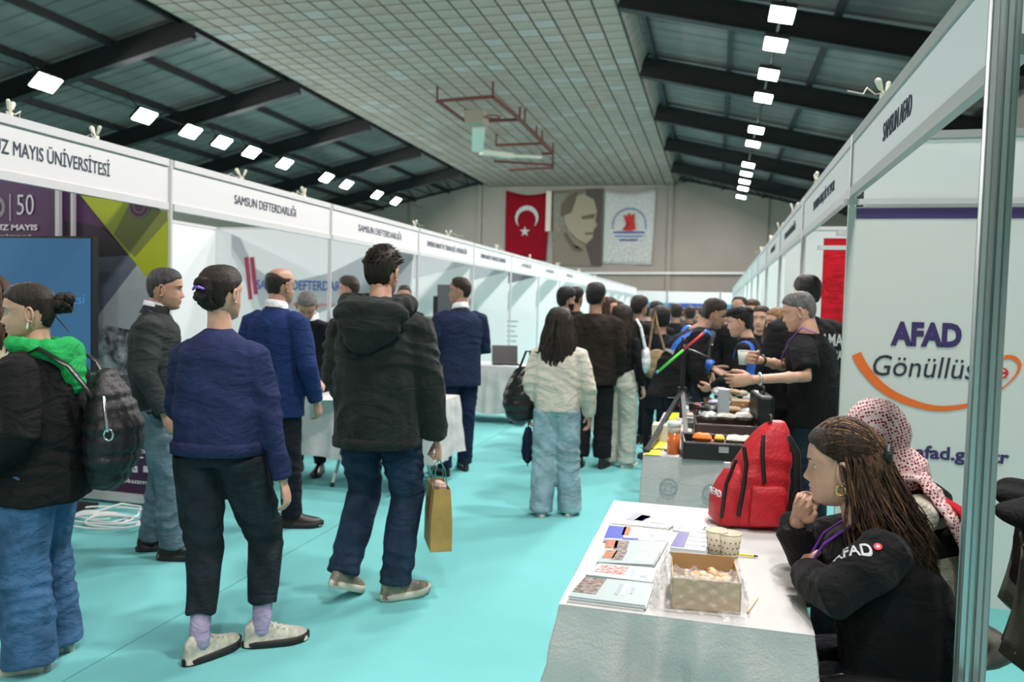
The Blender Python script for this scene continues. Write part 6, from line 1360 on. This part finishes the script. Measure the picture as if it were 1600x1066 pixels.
# orange jar, tape, cup
p = onZ(1052, 709, TZ); jr = empty('jar', (p.x, p.y, TZ), 0, 'clear jar of orange liquid with a white lid at the corner of the equipment table', 'jar')
MB().cyl((0, 0, 0), (0, 0, .115), .034, n=20).build('jar_body', mat('orange liquid', (.70, .16, .04), .2), jr, True); MB().cyl((0, 0, .115), (0, 0, .15), .0345, n=20).build('jar_neck', mat('pale jar top', (.68, .55, .48), .3), jr, True); MB().cyl((0, 0, .15), (0, 0, .178), .037, n=20).build('lid', WHITE, jr, True)
P4 = [onZ(px, py, TZ + .002) for px, py in ((1004, 710), (1032, 712), (1062, 645), (1046, 645))]
P4[0].x = max(P4[0].x, -.342); tp = MB().add([(p.x, p.y, TZ + .001 + e) for e in (0, .002) for p in P4], [(3, 2, 1, 0), (4, 5, 6, 7), (0, 1, 5, 4), (1, 2, 6, 5), (2, 3, 7, 6), (3, 0, 4, 7)]).build('barrier_tape', mat('yellow tape', (.75, .72, .03), .4)); tag(tp, 'yellow barrier tape with black letters along the left edge of the equipment table', 'tape')
dy_ = (P4[3] - P4[0]).normalized(); dx2 = Vector((dy_.y, -dy_.x, 0))
for k, w_ in enumerate(('OLAY', 'YERİ', 'OLAY', 'YERİ')):
    c = P4[0] + (P4[3] - P4[0]) * (.10 + .22 * k) + (P4[1] - P4[0]) * .45
    text('lettering', w_, .062, BLACK, (c.x, c.y, TZ + .0045), (1, 0, 0), (0, 1, 0), tp, thick=.0006, bold=.004)
bevelbox('white_carton', (-.29, 4.72, TZ), (.10, .12, .10), mat('cream carton', (.66, .62, .50), .6), lab='cream carton behind the orange jar', cat='box')
# tripod with red and green wand
p = onZ(1063, 668, TZ); tp = empty('tripod', (p.x, p.y + .1, TZ), 0, 'black tripod on the equipment table holding a green and red wand', 'tripod')
hub = onY(1064, 566, p.y + .1) - Vector((p.x, p.y + .1, TZ)); mid = Vector((0, 0, .36))
low = onY(1061, 614, p.y + .1) - Vector((p.x, p.y + .1, TZ)); low.x = 0; low.y = 0
MB().cyl((0, 0, .05), (0, 0, low.z + .30), .014).cyl((0, 0, low.z), (0, 0, low.z + .04), .03, n=12).build('centre_column', BLACK, tp)
F1 = onZ(1004, 707, TZ) - Vector((p.x, p.y + .1, TZ)); F1.x = max(F1.x, -.335 - p.x); F2 = onZ(1073, 694, TZ) - Vector((p.x, p.y + .1, TZ)); F3 = Vector((.10, .38, 0))
for q in (F1, F2, F3):
    lg = MB().bar((0, 0, low.z + .02), (q.x, q.y, .01), .026, .020).build('leg', BLACK, tp); MB().ell((q.x, q.y, .012), (.018, .018, .012), n=8).build('rubber_foot', rubber, lg)
hz_ = low.z + .30; MB().ell((0, 0, hz_), (.035, .03, .04), n=10).box((0, 0, hz_ + .05), (.03, .03, .05)).tube([(0, 0, hz_), (.06, -.02, hz_ - .01), (.16, -.03, hz_ - .05)], .007, 6).build('head', BLACK, tp, True)
w0, w1, wm = onY(1029, 580, p.y + .05), onY(1100, 520, p.y + .05), onY(1068, 547, p.y + .05)
wd = empty('light_wand', wm, 0, 'green and red plastic wand held across the tripod head', 'wand')
MB().cyl(w0 - wm, Vector(), .009, n=10).build('green_half', mat('lime plastic', (.12, .75, .10), .35), wd, True); MB().cyl(Vector(), w1 - wm, .009, n=10).build('red_half', mat('coral plastic', (.75, .06, .08), .35), wd, True); MB().cyl(w1 - wm, (w1 - wm) * 1.12, .011, n=10).cyl(w0 - wm, (w0 - wm) * 1.10, .010, n=10).build('end_caps', mat('blue cap', (.15, .35, .6), .4), wd, True)
# monitor, bottles, dark devices, carton behind
bevelbox('display_screen', onZ(1128, 590, TZ) , (.30, .05, .38), BLACK, rz=.25, lab='black upright display unit on the equipment table', cat='screen')
q = onZ(1134, 592, TZ); t = empty('bottle', (q.x, q.y - .25, TZ), 0, 'grey bottle with a white cap in front of the black display unit', 'bottle'); MB().tube([(0, 0, .02), (0, 0, .25), (0, 0, .29)], [.033, .033, .016], 14).build('bottle_body', mat('grey bottle', (.10, .11, .12), .4), t, True); MB().cyl((0, 0, .29), (0, 0, .33), .018).build('cap', WHITE, t)
dv = empty('drone', (-.02, 5.60, TZ), .3, 'dark quad-rotor drone with red lights on the equipment table', 'drone')
mb = MB(); mb.ell((0, 0, .09), (.07, .10, .035), n=12).build('hull', BC, dv, True)
for sx in (-1, 1):
    for sy in (-1, 1):
        am = MB().bar((0, 0, .10), (sx * .17, sy * .15, .12), .018, .014).cyl((sx * .17, sy * .15, .105), (sx * .17, sy * .15, .15), .016).build('arm', BC, dv); MB().bar((sx * .17 - .09, sy * .15 - .02, .152), (sx * .17 + .09, sy * .15 + .02, .152), .014, .003).build('rotor_blade', mat('grey blade', (.2, .21, .22), .4), am)
        MB().ell((sx * .17, sy * .15, .098), (.012, .012, .010), n=8).build('red_light', REDP, am)
MB().bar((-.05, -.08, .09), (-.06, -.10, 0), .01).bar((.05, -.08, .09), (.06, -.10, 0), .01).bar((-.05, .08, .09), (-.06, .10, 0), .01).bar((.05, .08, .09), (.06, .10, 0), .01).build('landing_legs', BC, dv)
bevelbox('tray', (.0, 5.34, TZ), (.34, .22, .045), mat('dark grey tray', (.05, .06, .065), .4), lab='dark grey tray behind the heap of packs', cat='tray')
q = onZ(1091, 640, TZ); mb = MB().ell((0, 0, .03), (.03, .03, .03), n=12); o = mb.build('red_beacon', REDP, None, True); o.location = onZ(1089, 642, TZ); tag(o, 'small red beacon behind the tripod', 'beacon')
q = onZ(1172, 628, TZ); bevelbox('carton', (.20, 5.42, TZ), (.16, .14, .19), mat('brown carton', (.36, .22, .12), .7), lab='brown carton under the hand wearing a steel watch', cat='box')
bevelbox('tall_box', (.07, 5.20, TZ + .11), (.075, .075, .17), mat('pale blue grey carton', (.40, .46, .50), .5), lab='pale blue-grey carton standing on the heap of packs', cat='box')
mb = MB(); t = empty('suitcase', (.30, 5.15, TZ), .1, 'tall black case standing at the right edge of the equipment table', 'case'); o = bevelbox('case_body', (0, 0, 0), (.10, .36, .27), BC, t, b=.02)
MB().tube([(-.0, -.08, .27), (0, -.07, .31), (0, .07, .31), (0, .08, .27)], .008, 8).build('handle', BC, t, True)
wl_ = onY(1161, 570, 4.9); cup(0, 0, 'white ribbed paper cup in the raised hand of the grey-haired helper', mat('white ribbed cup', (.62, .66, .60), .6), h=.085, r0=.024, r1=.034, z=wl_.z, dots=False, p=wl_)

# ------------------------------------------------------------------ left booths: laptop, papers, monitor, cabinet
lp = empty('laptop', (-2.62, 9.80, TZ), R(20), 'black open laptop on the far left table', 'laptop')
MB().box((0, 0, .01), (.34, .24, .018)).build('keyboard', BLACK, lp); MB().bar((0, .13, .02), (0, .19, .24), .34, .012, upv=(0, 1, 0)).build('lid', BLACK, lp)
for k, (x, y) in enumerate(((-2.98, 9.72), (-2.90, 9.85), (-3.2, 9.8))): o = bevelbox('paper', (x, y, TZ + .001), (.21, .29, .004 + .002 * k), PAPER, rz=.3 * k, b=.001, lab='white papers on the far left table, %s' % ('nearest the aisle edge', 'beside the laptop', 'farther in')[k], cat='paper')
bevelbox('paper', (hnd.x + .02, hnd.y - .05, TZ + .001), (.21, .29, .004), PAPER, rz=.5, b=.001, lab='white paper under the hand on the finance table', cat='paper')
p = onY(700, 510, 8.4); t = empty('monitor', (p.x, 8.4, 0), 0, 'grey monitor on a stand seen past the navy suit', 'monitor'); MB().box((0, 0, 1.42), (.26, .04, .62)).build('casing', mat('grey casing', (.10, .105, .11), .5), t); MB().box((-.15, .0, 1.35), (.05, .05, .5)).build('edge_frame', BLACK, t); MB().cyl((0, .03, 0), (0, .03, 1.2), .025).box((0, .03, .015), (.4, .4, .03)).build('stand', BLACK, t)
p = onY(672, 545, 9.2); bevelbox('cabinet', (p.x, 9.2, 0), (.36, .4, 1.36), mat('grey green cabinet', (.28, .34, .34), .5), lab='grey-green cabinet in the booth left of the navy suit', cat='cabinet')
# more tables and chairs deeper in, a dark folding chair near the finance table
def office_chair(x, y, rz, label, fab, coat=False, back_h=.95, arms=True):
    t = empty('office_chair', (x, y, 0), rz, label, 'chair')
    mb = MB(); mb.ell((0, 0, .455), (.24, .23, .05), n=20); skin_obj('seat', mb, .015, fab, t, 2)
    rs = MB(); n = 12; v = []; f = []
    for s_ in (0, .035):
        for j in range(9):
            q = j / 8; z = .56 + (back_h - .56) * q; w = .21 * (1 - .35 * max(0, q - .55) ** 2 * 4) * (1 if q < .9 else .93)
            for i in range(n + 1): a = 2 * i / n - 1; v.append((a * w, -.22 - .03 * q + .05 * a * a - s_ - .02 * math.sin(q * 3), z + (.0 if q < 1 else -.05 * a ** 4)))
    m2 = 9 * (n + 1)
    for s_ in (0, 1):
        for j in range(8):
            for i in range(n):
                q = [s_ * m2 + j * (n + 1) + i, s_ * m2 + j * (n + 1) + i + 1, s_ * m2 + (j + 1) * (n + 1) + i + 1, s_ * m2 + (j + 1) * (n + 1) + i]; f.append(tuple(q if s_ == 0 else q[::-1]))
    per = [j * (n + 1) for j in range(9)] + [8 * (n + 1) + i for i in range(1, n + 1)] + [j * (n + 1) + n for j in range(7, -1, -1)] + [i for i in range(n - 1, 0, -1)]
    for a, b2 in zip(per, per[1:] + per[:1]): f.append((a, b2, b2 + m2, a + m2))
    rs.add(v, f); rs.build('backrest', fab, t, True)
    MB().tube([Vector(v[i]) + Vector((0, -.017, 0)) for i in per] + [Vector(v[per[0]]) + Vector((0, -.017, 0))], .016, 8).build('back_frame', BLACK, t, True)
    MB().tube([(0, -.10, .43), (0, -.26, .46), (0, -.275, .62)], .02, 8).build('back_support', BLACK, t, True)
    if arms:
        for sx in (-1, 1):
            MB().tube([(sx * .30, -.02, .62), (sx * .305, .12, .625), (sx * .305, .27, .615), (sx * .30, .355, .585)], [.026, .028, .028, .022], 12, flat=.65).build('armrest', mat('glossy black arm', (.012, .012, .013), .18), t, True); MB().tube([(sx * .22, .05, .43), (sx * .30, .08, .46), (sx * .305, .12, .60)], .014, 8).build('arm_post', BLACK, t, True)
    MB().cyl((0, 0, .08), (0, 0, .42), .025).build('column', BLACK, t)
    for k in range(5):
        a = 2 * PI * k / 5; lg = MB().bar((0, 0, .09), (.28 * math.cos(a), .28 * math.sin(a), .065), .04, .03).build('leg', BLACK, t); MB().ell((.28 * math.cos(a), .28 * math.sin(a), .028), (.028, .018, .028), n=10).build('castor', BLACK, lg)
    if coat:
        mb = MB()
        for q, w in ((0, .20), (.3, .22), (.6, .22), (1, .19)): mb.ell((0, -.25 - .02 * q, .72 + (back_h - .70) * q), (w, .055, .10), n=16)
        mb.ell((.12, -.22, back_h + .02), (.10, .09, .05), n=12); mb.ell((-.12, -.22, back_h + .01), (.10, .09, .05), n=12)
        c = skin_obj('draped_coat', mb, .012, black_knit, None, 3, folds(.008, 14, 12, 3)); c.location = (x, y, 0); c.rotation_euler = (0, 0, rz); tag(c, 'black coat hung over the backrest of ' + label.split(',')[0], 'coat')
    return t
olive = mat('grey olive mesh fabric', (.13, .13, .105), .9, bump=.4, bscale=250)
office_chair(.64, 2.33, R(84), 'grey-olive office chair with glossy black armrests at the nearest right table', olive, back_h=.93)
office_chair(.76, 2.86, R(74), 'grey-olive office chair behind the metal post, draped with a coat', olive, coat=True, arms=False, back_h=.92)
fc_ = empty('folding_chair', (-3.70, 6.98, 0), R(190), 'black folding chair behind the finance table', 'chair')
MB().box((0, 0, .45), (.40, .40, .03)).build('seat', BLACK, fc_); MB().box((0, -.20, .80), (.40, .02, .20)).build('backrest', BLACK, fc_)
for sx in (-1, 1):
    MB().bar((sx * .19, .2, 0), (sx * .19, -.21, .9), .022).build('leg', BLACK, fc_); MB().bar((sx * .19, -.25, 0), (sx * .19, .12, .44), .022).build('leg', BLACK, fc_)

# sleeve lettering: laid on the near sleeve of the seated woman
sh_w = Matrix.Translation((.60, 2.36, 0)) @ Matrix.Rotation(R(84), 4, 'Z')
c = onY(1330, 862, 2.075); ob = [o for o in SL['body'].children if o.name.startswith('sweatshirt')][0]
bpy.context.view_layer.update()
il = sh_w.inverted(); d0 = (il @ c) - (il @ Vector((0, 0, H))); o0 = il @ Vector((0, 0, H))
hit, hp, hn, _ = ob.ray_cast(o0, d0.normalized())
if hit:
    u = (il.to_3x3() @ (onY(1330, 864, 2.075) - onY(1284, 846, 2.075))).normalized(); u = (u - hn * u.dot(hn)).normalized(); v_ = hn.cross(u)
    lt = part('sleeve_lettering', SL['mesh'], SL['body']); M_ = frame_m(hp + hn * .004, u, v_)
    # wrap each letter vertex onto the cloth
    me = SL['mesh']; n = len(me.vertices); co = np.empty(n * 3); me.vertices.foreach_get('co', co); co = co.reshape(-1, 3)
    for i in range(n):
        q = M_ @ Vector((co[i][0], co[i][1], 0)) + hn * .12; h2, p2, n2, _ = ob.ray_cast(q, -hn)
        co[i] = tuple((p2 + hn * (.0015 + max(0, co[i][2]) * .3)) if h2 else q - hn * .116)
    me.vertices.foreach_set('co', co.ravel()); me.update(); M0 = M_ @ Vector((.062, .012, 0)) + hn * .05
    h2, p2, n2, _ = ob.ray_cast(M0, -hn)
    if h2:
        q = n2.orthogonal().normalized(); w_ = n2.cross(q)
        mb = MB().add([p2 + n2 * .003 + q * .010 * math.cos(a) + w_ * .010 * math.sin(a) for a in np.linspace(0, 2 * PI, 20, False)], [tuple(range(20))]); mb.build('sleeve_badge', REDP, SL['body'])
        mb = MB().add([p2 + n2 * .0038 + q * .004 * math.cos(a) + w_ * .004 * math.sin(a) for a in np.linspace(0, 2 * PI, 12, False)], [tuple(range(12))]); mb.build('sleeve_badge_mark', WHITE, SL['body'])
